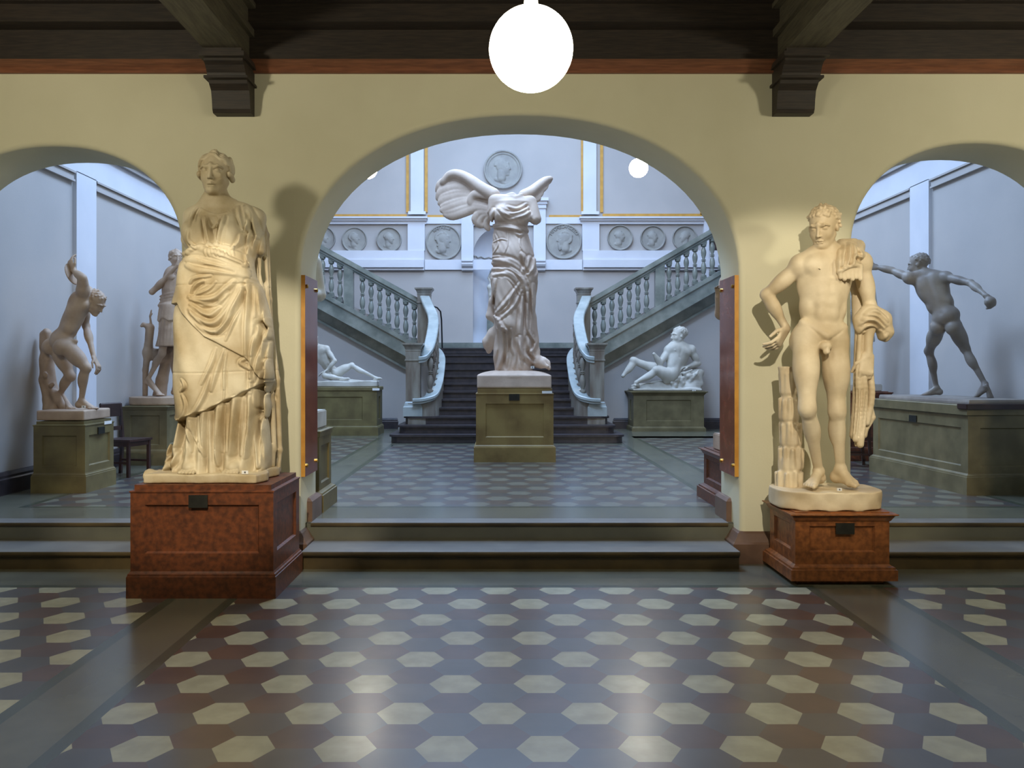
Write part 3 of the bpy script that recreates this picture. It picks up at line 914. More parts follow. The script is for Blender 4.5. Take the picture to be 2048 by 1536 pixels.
pedestal('low olive pedestal under the reclining headless warrior left of the stair', -4.55, -2.42, 16.82, 17.6, UF, 1.245, M['olive_dark'], base=0.03, base_h=0.19, cap=0.02, cap_h=0.07,
         frame=0.28, top_f=0.12, bot_f=0.12, sides='FR', cap_style='lip')
pedestal('low grey-green pedestal under the reclining youth right of the stair', Xp(1267, 17.95), Xp(1408, 17.95), 17.95, 18.72, UF, Zp(782, 17.95), M['green_wood'], base=0.035, base_h=0.1, cap=0.07, cap_h=0.07,
         frame=0.27, top_f=0.12, bot_f=0.12, sides='FL', cap_style='cornice')
pedestal('olive pedestal with plaster block behind the left pier', -2.35, -1.66, 7.86, 8.42, UF, 1.04, M['olive_dark'], base=0.05, base_h=0.19, cap=0.02, cap_h=0.05,
         frame=0.09, top_f=0.1, bot_f=0.06, sides='FR', cap_style='cornice')
pedestal('small red-brown pedestal peeking out behind the right pier', 2.10, 2.75, 7.88, 8.82, UF, 0.80, M['mahogany'], base=0.06, base_h=0.14, cap=0.05, cap_h=0.05,
         frame=0.1, top_f=0.06, bot_f=0.06, sides='FL', cap_style='cornice')
pedestal('brown pedestal behind the dark chair right of the nude youth', 4.95, 5.56, 12.2, 13.0, UF, 1.28, M['mahogany'], base=0.03, base_h=0.2, cap=0.03, cap_h=0.06,
         frame=0.1, top_f=0.1, bot_f=0.07, sides='FL', cap_style='cornice')

# loose board on the swordsman's pedestal corner
# ---------------------------------------------------------------- chairs
def chair(label, x, y, rot):
    t = thing('wooden_chair', label, 'chair', (x, y, UF), 'dark wooden chairs in the hall')
    def part(nm, fn):
        bm = bmesh.new(); fn(bm)
        o = bmobj(nm, bm, M['dark_chair'])
        o.parent = t
        return o
    for sx in (-1, 1):
        part('leg', lambda bm: bx(bm, 0.155, 0.19, sx * 0.19 - 0.018, sx * 0.19 + 0.018, 0.0, 0.43))
        def rear(bm, sx=sx):
            extrude_poly(bm, [(-0.24, 0), (-0.205, 0), (-0.175, 0.44), (-0.215, 0.88), (-0.24, 0.88), (-0.21, 0.44)], 'y', sx * 0.175 - 0.017, sx * 0.175 + 0.017)
        part('leg', rear)
    def seat(bm):
        extrude_poly(bm, [(-0.21, -0.19), (0.21, -0.215), (0.225, 0), (0.21, 0.215), (-0.21, 0.19)], 'z', 0.43, 0.455)
        bx(bm, -0.18, 0.18, -0.19, -0.17, 0.37, 0.43); bx(bm, -0.18, 0.18, 0.17, 0.19, 0.37, 0.43); bx(bm, 0.165, 0.185, -0.18, 0.18, 0.37, 0.43)
    part('seat', seat)
    def back(bm):
        extrude_poly(bm, [(-0.235, .72), (-0.205, .72), (-0.215, .88), (-0.225, .895), (-0.245, .88)], 'y', -0.185, 0.185)
        bx(bm, -0.215, -0.195, -0.17, 0.17, 0.55, 0.60)
    part('backrest', back)
    def st(bm):
        bx(bm, -0.2, 0.17, -0.185, -0.165, 0.16, 0.185)
    part('stretcher', st)
    part('stretcher', lambda bm: bx(bm, -0.2, 0.17, 0.165, 0.185, 0.16, 0.185))
    t.rotation_euler.z = rot
    return t
chair('dark brown wooden chair between the discus thrower and the huntress', -4.60, 10.55, math.radians(-14))
chair('dark brown wooden chair standing in front of the brown pedestal at the right wall', 4.72, 11.55, math.radians(172))

# ---------------------------------------------------------------- red marble plaques on the pier reveals
def plaque(side, lab):
    xw = EDG[2] if side < 0 else EDG[3]
    s = 1 if side < 0 else -1
    x0, x1 = xw, xw + s * 0.032
    ya, yb_ = YW0 + 0.04, YW0 + 0.53
    z0, z1 = Zp(955, YW0), Zp(549, YW0)
    t = thing('marble_plaque', lab, 'plaque', ((x0 + x1) / 2, (ya + yb_) / 2, z0), 'red marble plaques on the pier reveals')
    box('slab', x0, x1, ya + 0.004, yb_, z0, z1, M['red_marble'], t)
    box('edge', x0 - s * 0.0, x1 + s * 0.001, ya, ya + 0.006, z0, z1, M['gilt'], t)
    for z in (z0 + 0.09, z1 - 0.09):
        for y in (ya + 0.05, yb_ - 0.06):
            bm = bmesh.new()
            tube(bm, [(x1, y, z), (x1 + s * 0.012, y, z), (x1 + s * 0.018, y, z)], 0.014, 10, radii=[0.017, 0.017, 0.008])
            bmobj('bolt', bm, M['brass'], t)
plaque(-1, 'tall red marble plaque with gold edge on the left pier reveal')
plaque(1, 'tall red marble plaque with gold edge on the right pier reveal')

# ---------------------------------------------------------------- lamps
def globe(lab, x, y, z, r, m, ztop, power, col, rod=True, group='opal globe lamps'):
    t = thing('globe_lamp', lab, 'lamp', (x, y, z), group)
    bm = bmesh.new()
    bmesh.ops.create_uvsphere(bm, u_segments=40, v_segments=24, radius=r, matrix=Matrix.Translation((x, y, z)))
    bmobj('glass_globe', bm, m, t, smooth=True)
    bm = bmesh.new()
    lathe(bm, x, y, [(r * .17, z + r * .95), (r * .17, z + r * 1.12), (r * .15, z + r * 1.3), (0.012, z + r * 1.36)], 16)
    bmobj('globe_holder', bm, M['lamp_white'], t)
    bm = bmesh.new()
    lathe(bm, x, y, [(0.011, z + r * 1.3), (0.011, ztop - 0.05), (0.05, ztop - 0.05), (0.055, ztop)], 10)
    bmobj('rod', bm, M['iron'], t)
    return t
YG = 4.6
globe('large glowing white globe lamp hanging at the top before the central arch', Xp(1062, YG), YG, Zp(98, YG), 84 * YG / F, M['globe'], 4.6, 0, None)
globe('glowing globe lamp of the left bay of the front room', -3.52, 4.0, 3.52, 0.16, M['globe_side'], 4.6, 0, None)
globe('glowing globe lamp of the right bay of the front room', 4.75, 4.2, 3.35, 0.2, M['globe_right'], 4.6, 0, None)
globe('small glowing globe lamp in the hall left of the winged cast, half behind the arch', Xp(736, 17.2), 17.2, Zp(339, 17.2), 0.185, M['globe_hall'], ZH, 0, None)
globe('small glowing globe lamp in the hall right of the winged cast', Xp(1277, 17.2), 17.2, Zp(336, 17.2), 0.19, M['globe_hall'], ZH, 0, None)
def spot_lamp(lab, loc, aim):
    t = thing('spotlight', lab, 'lamp', loc, 'gallery spotlights')
    d = (Vector(aim) - Vector(loc)).normalized()
    L = Vector(loc)
    bm = bmesh.new(); a = L - d * 0.26; b = L - d * 0.05
    tube(bm, [a, a + d * .02, b, L - d * .045], .06, 16, radii=[.03, .055, .06, .062])
    bmobj('housing', bm, M['lamp_white'], t, smooth=False)
    bm = bmesh.new(); tube(bm, [a + d * .08, (a.x, a.y, 4.6)], 0.01, 8)
    bmobj('arm', bm, M['lamp_white'], t)
spot_lamp('white spotlight under the ceiling aimed at the draped goddess cast', (-1.1, 2.40, 3.55), (-2.10, 6.6, 1.25))
spot_lamp('white spotlight under the ceiling aimed at the nude youth cast', (1.55, 2.3, 3.62), (2.40, 6.8, 1.62))

# ---------------------------------------------------------------- sculpting in a distance field, meshed by surface nets
def nrm(v):
    v = np.asarray(v, float); return v / (np.linalg.norm(v) + 1e-9)

class Vol:
    def __init__(s, lo, hi, h):
        s.lo = np.array(lo, float); s.h = h
        s.n = np.ceil((np.array(hi) - s.lo) / h).astype(int) + 1
        s.F = np.full(tuple(s.n), 0.4, np.float32)
        s.ax = [(s.lo[i] + h * np.arange(s.n[i])).astype(np.float32) for i in range(3)]
    def sub(s, lo, hi):
        a = np.maximum(np.floor((np.array(lo) - s.lo) / s.h).astype(int), 0)
        b = np.minimum(np.ceil((np.array(hi) - s.lo) / s.h).astype(int) + 1, s.n)
        if np.any(b <= a): return None
        sl = tuple(slice(a[i], b[i]) for i in range(3))
        X = s.ax[0][sl[0]][:, None, None]; Y = s.ax[1][sl[1]][None, :, None]; Z = s.ax[2][sl[2]][None, None, :]
        return sl, X, Y, Z
    def mix(s, sl, d, k, op):
        A = s.F[sl]
        if op == 'add':
            h = np.maximum(k - np.abs(A - d), 0); s.F[sl] = np.minimum(A, d) - h * h / (4 * k)
        else:
            d = -d; h = np.maximum(k - np.abs(A - d), 0); s.F[sl] = np.maximum(A, d) + h * h / (4 * k)
    def ell(s, c, r, M=None, k=0.02, op='add'):
        c = np.asarray(c, float); R = float(max(r)) + k + 3 * s.h
        g = s.sub(c - R, c + R)
        if g is None: return
        sl, X, Y, Z = g
        dx, dy, dz = X - c[0], Y - c[1], Z - c[2]
        if M is None: q = (dx, dy, dz)
        else: q = [dx * m[0] + dy * m[1] + dz * m[2] for m in M]
        a = (q[0] / r[0]) ** 2 + (q[1] / r[1]) ** 2 + (q[2] / r[2]) ** 2
        b = (q[0] / r[0] ** 2) ** 2 + (q[1] / r[1] ** 2) ** 2 + (q[2] / r[2] ** 2) ** 2
        k0 = np.sqrt(a); k1 = np.sqrt(b) + 1e-6
        s.mix(sl, (k0 * (k0 - 1) / k1).astype(np.float32), k, op)
    def cone(s, a, b, ra, rb, k=0.02, op='add', flat=None, fdir=None):
        """tapered capsule; flat < 1 squashes it along fdir"""
        a = np.asarray(a, float); b = np.asarray(b, float); R = max(ra, rb) + k + 3 * s.h
        g = s.sub(np.minimum(a, b) - R, np.maximum(a, b) + R)
        if g is None: return
        sl, X, Y, Z = g
        dx, dy, dz = X - a[0], Y - a[1], Z - a[2]
        v = b - a; L2 = float(v @ v) + 1e-12
        t = np.clip((dx * v[0] + dy * v[1] + dz * v[2]) / L2, 0, 1)
        ex, ey, ez = dx - t * v[0], dy - t * v[1], dz - t * v[2]
        if flat:
            f = nrm(fdir); p = ex * f[0] + ey * f[1] + ez * f[2]
            q = (1 / flat - 1) * p
            ex, ey, ez = ex + q * f[0], ey + q * f[1], ez + q * f[2]
            d = (np.sqrt(ex * ex + ey * ey + ez * ez) - (ra + t * (rb - ra))) * min(1.0, (1 + flat) / 2)
        else:
            d = np.sqrt(ex * ex + ey * ey + ez * ez) - (ra + t * (rb - ra))
        s.mix(sl, d.astype(np.float32), k, op)
    def path(s, P, r, k=0.02, op='add', **kw):
        r = [r] * len(P) if np.isscalar(r) else list(r)
        for i in range(len(P) - 1): s.cone(P[i], P[i + 1], r[i], r[i + 1], k, op, **kw)
    def boxp(s, lo, hi, rnd=0.01, k=0.01, op='add'):
        lo = np.array(lo, float); hi = np.array(hi, float)
        g = s.sub(lo - .06, hi + .06)
        if g is None: return
        sl, X, Y, Z = g
        c = (lo + hi) / 2; e = (hi - lo) / 2 - rnd
        qx, qy, qz = np.abs(X - c[0]) - e[0], np.abs(Y - c[1]) - e[1], np.abs(Z - c[2]) - e[2]
        o = np.sqrt(np.maximum(qx, 0) ** 2 + np.maximum(qy, 0) ** 2 + np.maximum(qz, 0) ** 2)
        s.mix(sl, (o + np.minimum(np.maximum(np.maximum(qx, qy), qz), 0) - rnd).astype(np.float32), k, op)
    def loft(s, rows, k=0.02, pw=2.0):
        """rows: (z, cx, cy, half width, half depth), a draped column"""
        rows = sorted(rows); A = np.array(rows)
        g = s.sub((s.lo[0], s.lo[1], A[0, 0] - .03), (s.ax[0][-1], s.ax[1][-1], A[-1, 0] + .03))
        sl, X, Y, Z = g
        z = Z.ravel(); f = [np.interp(z, A[:, 0], A[:, i]).astype(np.float32)[None, None, :] for i in range(1, 5)]
        u = np.abs((X - f[0]) / f[2]); v = np.abs((Y - f[1]) / f[3])
        q = (u ** pw + v ** pw) ** (1 / pw)
        d = (q - 1) * np.minimum(f[2], f[3])
        dz = np.maximum(A[0, 0] - Z, Z - A[-1, 0])
        s.mix(sl, np.maximum(d, dz).astype(np.float32), k, 'add')
    def disp(s, fn):
        X = s.ax[0][:, None, None]; Y = s.ax[1][None, :, None]; Z = s.ax[2][None, None, :]
        s.F -= np.broadcast_to(fn(X, Y, Z), s.F.shape).astype(np.float32)
    def sample(s, P):
        P = np.atleast_2d(P); q = (P - s.lo) / s.h
        i = np.clip(q.astype(int), 0, s.n - 2); f = np.clip(q - i, 0, 1)
        out = 0
        for a in (0, 1):
            for b in (0, 1):
                for c in (0, 1):
                    w = (f[:, 0] if a else 1 - f[:, 0]) * (f[:, 1] if b else 1 - f[:, 1]) * (f[:, 2] if c else 1 - f[:, 2])
                    out = out + w * s.F[i[:, 0] + a, i[:, 1] + b, i[:, 2] + c]
        return out
    def hit(s, px, py):
        """front surface seen along that view ray"""
        Y = np.arange(s.ax[1][0], s.ax[1][-1], s.h * .7)
        P = np.stack([(px - CX) * Y / F, Y, H - (py - CY) * Y / F], 1)
        v = s.sample(P); w = np.nonzero(v < 0)[0]
        if len(w) == 0: return None
        return P[w[0]]
    def drape(s, pts, r, k=0.010, sink=0.45, op='add', n=6, taper=True):
        """a fold drawn over the front of the figure; pts in photo pixels"""
        pp = catmull([(a, b, 0) for a, b in pts], n)
        Q = [s.hit(p[0], p[1]) for p in pp]
        Y0 = None; out = []
        ys = [q[1] for q in Q if q is not None]
        if not ys: return
        last = ys[0]
        for p, q in zip(pp, Q):
            y = q[1] if q is not None else last + 0.01
            if y - last > 0.05: y = last + 0.05
            if last - y > 0.05: y = last - 0.05
            last = y; out.append(y)
        for _ in range(2):
            out = [out[0]] + [(a + 2 * b + c) / 4 for a, b, c in zip(out, out[1:], out[2:])] + [out[-1]]
        out = [W(p[0], p[1], y) for p, y in zip(pp, out)]
        m = len(out)
        rr = [r * (0.45 + 0.55 * math.sin(math.pi * (0.12 + 0.76 * i / (m - 1))) if taper else 1) for i in range(m)]
        out = [o + np.array([0, rr[i] * (sink if op == 'add' else -0.25), 0]) for i, o in enumerate(out)]
        for i in range(m - 1): s.cone(out[i], out[i + 1], rr[i], rr[i + 1], k, op)
    def relief(s, pts, w, amp, groove=0.55, n=6):
        """a cloth fold as raised (or sunk) relief with a furrow on both sides, on the front of the figure"""
        pp = catmull([(a, b, 0) for a, b in pts], n)
        Q = [s.hit(p[0], p[1]) for p in pp]
        ys = [q[1] for q in Q if q is not None]
        if not ys: return
        last = ys[0]; yy = []
        for q in Q:
            y = q[1] if q is not None else last
            last = min(max(y, last - .05), last + .05); yy.append(last)
        for _ in range(3): yy = [yy[0]] + [(a + 2 * b + c) / 4 for a, b, c in zip(yy, yy[1:], yy[2:])] + [yy[-1]]
        P = np.array([W(p[0], p[1], y) for p, y in zip(pp, yy)]); m = len(P)
        R = 3.2 * w
        g = s.sub((P[:, 0].min() - R, s.lo[1], P[:, 2].min() - R), (P[:, 0].max() + R, P[:, 1].max() + .16, P[:, 2].max() + R))
        if g is None: return
        sl, X, Y, Z = g
        x, z = X[:, 0, 0][:, None], Z[0, 0][None, :]
        best = np.full((x.shape[0], z.shape[1]), 9.0, np.float32); T = np.zeros_like(best); YP = np.zeros_like(best)
        for i in range(m - 1):
            ax, az = P[i, 0], P[i, 2]; vx, vz = P[i + 1, 0] - ax, P[i + 1, 2] - az
            t = np.clip(((x - ax) * vx + (z - az) * vz) / (vx * vx + vz * vz + 1e-12), 0, 1)
            d = np.hypot(x - ax - t * vx, z - az - t * vz)
            k = d < best
            best = np.where(k, d, best); T = np.where(k, (i + t) / (m - 1), T); YP = np.where(k, P[i, 1] + t * (P[i + 1, 1] - P[i, 1]), YP)
        tp = np.sin(np.pi * (.10 + .80 * T)) ** .8
        we = w * (.55 + .45 * tp)
        A = amp * tp * (np.exp(-(best / we) ** 2) - groove * np.exp(-((best - 1.75 * we) / (.62 * we)) ** 2))
        mk = np.clip((YP[:, None, :] + .13 - Y) / .05, 0, 1)
        s.F[sl] -= (A[:, None, :] * mk).astype(np.float32)
    def mesh(s, name, m, parent=None, smooth_it=1):
        F_ = s.F
        F_[0] = F_[-1] = 0.1; F_[:, 0] = F_[:, -1] = 0.1; F_[:, :, 0] = F_[:, :, -1] = 0.1
        S = F_ < 0
        c = np.zeros(tuple(s.n - 1), np.uint8)
        for a in (0, 1):
            for b in (0, 1):
                for d in (0, 1):
                    c += S[a:S.shape[0] - 1 + a, b:S.shape[1] - 1 + b, d:S.shape[2] - 1 + d]
        act = np.argwhere((c > 0) & (c < 8))
        N = len(act)
        idx = np.full(c.shape, -1, np.int32); idx[tuple(act.T)] = np.arange(N)
        cor = np.array([(a, b, d) for a in (0, 1) for b in (0, 1) for d in (0, 1)])
        V = np.stack([F_[act[:, 0] + a, act[:, 1] + b, act[:, 2] + d] for a, b, d in cor], 1)
        pos = np.zeros((N, 3)); cnt = np.zeros(N)
        for i in range(8):
            for j in range(i + 1, 8):
                if np.abs(cor[i] - cor[j]).sum() != 1: continue
                w = (V[:, i] < 0) != (V[:, j] < 0)
                t = V[w, i] / (V[w, i] - V[w, j])
                pos[w] += cor[i] + t[:, None] * (cor[j] - cor[i]); cnt[w] += 1
        P = s.lo + (act + pos / cnt[:, None]) * s.h
        faces = []
        for ax in range(3):
            o = [0, 1, 2]; o.remove(ax); u, v = o
            if ax == 1: u, v = v, u
            sh = list(S.shape); 
            a = np.take(S, range(0, sh[ax] - 1), ax); b = np.take(S, range(1, sh[ax]), ax)
            e = np.argwhere(a != b)
            ok = (e[:, u] > 0) & (e[:, v] > 0) & (e[:, u] < sh[u] - 1) & (e[:, v] < sh[v] - 1)
            e = e[ok]
            def I(du, dv):
                q = e.copy(); q[:, u] += du; q[:, v] += dv
                return idx[q[:, 0], q[:, 1], q[:, 2]]
            qd = np.stack([I(-1, -1), I(0, -1), I(0, 0), I(-1, 0)], 1)
            inside = S[tuple(e.T)]
            qd[~inside] = qd[~inside][:, ::-1]
            faces.append(qd)
        Q = np.concatenate(faces); Q = Q[(Q >= 0).all(1)]
        for _ in range(smooth_it):      # light Laplacian pass
            acc = np.zeros_like(P); n_ = np.zeros(N)
            for a in range(4):
                b = (a + 1) % 4
                for x, y in ((a, b), (b, a)):
                    for dmn in range(3): acc[:, dmn] += np.bincount(Q[:, x], P[Q[:, y], dmn], N)
                    n_ += np.bincount(Q[:, x], minlength=N)
            n_[n_ == 0] = 1
            P = P * 0.5 + 0.5 * acc / n_[:, None]
        # keep the connected whole, drop crumbs
        lab = np.arange(N)
        for _ in range(400):
            m4 = lab[Q].min(1); new = lab.copy()
            for a in range(4): np.minimum.at(new, Q[:, a], m4)
            new = new[new]
            if np.array_equal(new, lab): break
            lab = new
        roots, cn = np.unique(lab, return_counts=True)
        keep_roots = roots[cn > max(200, 0.03 * N)]
        kv = np.isin(lab, keep_roots); remap = np.cumsum(kv) - 1
        Q = remap[Q[kv[Q[:, 0]]]]; P = P[kv]
        me = bpy.data.meshes.new(name)
        me.vertices.add(len(P)); me.vertices.foreach_set('co', P.astype(np.float32).ravel())
        me.loops.add(len(Q) * 4); me.loops.foreach_set('vertex_index', Q.astype(np.int32).ravel())
        me.polygons.add(len(Q)); me.polygons.foreach_set('loop_start', np.arange(0, len(Q) * 4, 4, dtype=np.int32))
        me.polygons.foreach_set('loop_total', np.full(len(Q), 4, np.int32))
        me.update(calc_edges=True)
        me.polygons.foreach_set('use_smooth', np.ones(len(Q), bool))
        me.materials.append(m)
        return link(name, me, parent)

# ---- anatomy
def frame(up, left):
    up = nrm(up); left = nrm(np.array(left) - up * (np.array(left) @ up)); front = np.cross(left, up)
    return left, front, up

def head(v, c, f, up, hh, hair='curls', seed=1):
    """c: centre of the head, f: where the face looks, hh: height of the head"""
    left, fr, up = frame(up, np.cross(up, f))
    if fr @ np.array(f) < 0: left = -left; fr = -fr
    Mx = (left, fr, up)
    def P(x, y, z): return np.asarray(c) + hh * (x * left + y * fr + z * up)
    def E(x, y, z, a, b, d, k=.05, op='add'): v.ell(P(x, y, z), (a * hh, b * hh, d * hh), Mx, k * hh, op)
    def K(a, b, ra, rb, k=.04, op='add'): v.cone(P(*a), P(*b), ra * hh, rb * hh, k * hh, op)
    E(0, -.07, .13, .32, .41, .36)
    E(0, .10, -.08, .265, .29, .38, .08)
    for s in (-1, 1):
        K((s * .20, -.02, -.18), (s * .06, .24, -.40), .09, .08, .08)      # jaw
        E(s * .15, .20, -.12, .10, .12, .12, .06)                           # cheek
    E(0, .30, -.40, .085, .08, .075, .05)                                   # chin
    K((0, .365, .14), (0, .385, .02), .05, .035, .05)                        # straight bridge
    K((0, .380, .03), (0, .450, -.135), .030, .040, .02)
    for s in (-1, 1): E(s * .042, .40, -.148, .030, .04, .028, .02)
    for s in (-1, 1):
        E(s * .14, .40, .035, .085, .068, .048, .05, 'sub')                  # socket
        E(s * .13, .305, .025, .065, .06, .045, .012)                       # eye
        K((s * .06, .36, .068), (s * .13, .375, .085), .018, .02, .02)       # upper lid
        K((s * .055, .375, .112), (s * .15, .368, .128), .022, .022, .04)       # brow
        K((s * .15, .368, .128), (s * .25, .27, .075), .022, .018, .04)
        K((s * .07, .352, -.015), (s * .19, .31, -.01), .010, .010, .012)
        E(s * .325, -.03, -.03, .04, .075, .10, .02)                        # ear
    K((-.085, .35, -.27), (0, .385, -.258), .014, .03, .012); K((.085, .35, -.27), (0, .385, -.258), .014, .03, .012)
    K((-.06, .35, -.318), (.06, .35, -.318), .024, .024, .012)
    K((-.10, .375, -.289), (.10, .375, -.289), .010, .010, .012, 'sub')
    rs = np.random.RandomState(seed)
    if hair in ('curls', 'short'):
        n = 230 if hair == 'curls' else 90
        E(0, -.09, .17, .335, .415, .355, .02)
        E(0, .40, -.02, .24, .18, .21, .03, 'sub') if False else None
        for i in range(n):
            z = 1 - (i + .5) / n * 1.35; r = math.sqrt(max(0, 1 - z * z)); a = i * 2.39996
            x, y = r * math.cos(a), r * math.sin(a)
            if y > .35 and z < .45: continue
            if y > -.05 and z < .1: continue
            if z < -.25 and y > -.4: continue
            q = (x * .335, -.09 + y * .42, .15 + z * .36)
            s_ = .042 + .022 * rs.rand()
            K(q, (q[0] + .04 * rs.randn(), q[1] + .03 * rs.randn(), q[2] + .03 * rs.randn()), s_ * (1 if hair == 'curls' else .8), s_ * .7, .012 if hair == 'curls' else .035)
    elif hair == 'parted':
        cc0 = np.array((0, -.08, .13)); rr0 = np.array((.335, .42, .37))
        E(0, -.10, .13, .335, .42, .365, .02)
        def on(d, k=1.0): return cc0 + rr0 * k * nrm(d)
        for s in (-1, 1):
            for i in range(8):      # waves swept from the parting down over the ears
                f_ = math.radians(46 + 17 * i)
                d0 = np.array((s * .04, math.cos(f_), math.sin(f_)))
                t = i / 7
                d1 = np.array((s * .70, .78 - 1.05 * t, .42 + .12 * t)); d2 = np.array((s * .96, .40 - .75 * t, .08 - .05 * t)); d3 = np.array((s * .93, .16 - .75 * t, -.30))
                C_ = catmull([on(d0, 1.01), on(d1, 1.03), on(d2, 1.05), on(d3, 1.03)], 7)
                for j in range(len(C_) - 1):
                    w = lambda q: .02 * math.sin(q * .95 + i * 1.1)
                    K(C_[j] + [0, 0, w(j)], C_[j + 1] + [0, 0, w(j + 1)], .036, .036, .006)
            for i in range(5):      # twisted lock over the ear
                a = i * 1.25
                E(s * (.325 + .012 * math.sin(a)), .10 - .075 * i, -.02 - .018 * i, .062, .065, .075, .01)
        E(0, -.50, -.02, .15, .12, .13, .05)

def hand(v, w, d, n, side, L, curl=0.5, spread=0.10, fist=False, r=1.0, thumb_in=False):
    """w wrist, d towards the fingers, n out of the palm, side towards the thumb"""
    d = nrm(d); side = nrm(np.array(side) - d * (np.array(side) @ d)); n_ = np.cross(d, side)
    if n_ @ np.array(n) < 0: n_ = -n_
    pl = L * .50
    for i in range(4):
        o = side * L * (.14 - .095 * i)
        v.cone(w + o * .7, w + d * pl + o, .105 * L, .10 * L, .08 * L, flat=.62, fdir=n_)
    for i in range(4):
        ln = L * (.46, .50, .47, .37)[i]
        o = side * L * (.165 - .11 * i) * (1 + (0 if fist else spread * 2))
        p = w + d * pl + o; dd = nrm(d + side * spread * (1.2 - .8 * i)); c = curl * (1 + .1 * i)
        for j, (fr_, rr) in enumerate(((.45, .058), (.31, .052), (.24, .046))):
            a = c * (.7, 1.0, .8)[j]
            dd = nrm(dd * math.cos(a) + n_ * math.sin(a))
            q = p + dd * ln * fr_
            v.cone(p, q, rr * L * r, rr * L * .9 * r, .02 * L); p = q
    b = w + d * L * .12 + side * L * .16
    t1 = nrm(d * .75 + side * .7 + n_ * .35); t2 = nrm(d * 1 + side * .15 + n_ * (.7 if fist else .3))
    m = b + t1 * L * .22
    v.cone(b - side * L * .04, m, .085 * L, .062 * L, .05 * L); v.cone(m, m + t2 * L * .17, .06 * L, .052 * L, .02 * L)
    v.cone(m + t2 * L * .17, m + t2 * L * .30, .052 * L, .045 * L, .02 * L)

def foot(v, a, toe, L, side_in, up=(0, 0, 1), heel_drop=None):
    """a ankle, toe tip of the big toe area; side_in towards the other foot"""
    a = np.asarray(a, float); toe = np.asarray(toe, float)
    d = nrm(toe - a); up = nrm(np.array(up)); fwd = nrm(d - up * (d @ up)) if abs(d @ up) < .9 else d
    si = nrm(np.array(side_in) - fwd * (np.array(side_in) @ fwd))
    hd = heel_drop if heel_drop is not None else .26 * L
    heel = a - up * hd * .78 - fwd * L * .13
    v.ell(heel, (.13 * L, .15 * L, .15 * L), (si, fwd, up), .05 * L)
    v.cone(a, heel, .13 * L, .12 * L, .06 * L)
    ball = toe - fwd * L * .20 + up * .055 * L
    v.cone(a - up * .02 * L, ball + si * .05 * L, .125 * L, .085 * L, .07 * L)
    v.cone(a - up * .06 * L, ball - si * .08 * L, .10 * L, .07 * L, .07 * L)
    v.cone(heel, ball - si * .10 * L, .10 * L, .065 * L, .07 * L); v.cone(heel, ball + si * .07 * L, .09 * L, .07 * L, .07 * L)
    for i, (ln, r) in enumerate(((.20, .062), (.19, .048), (.17, .045), (.14, .042), (.10, .040))):
        o = si * L * (.11 - .072 * i)
        p = ball + o - fwd * L * .02 * i - up * .01 * L
        q = p + fwd * ln * L * .62 - up * .005 * L
        v.cone(p, q, r * L, r * L * .95, .012 * L); v.cone(q, q + fwd * ln * L * .35 - up * .02 * L, r * L, r * L * .85, .01 * L)

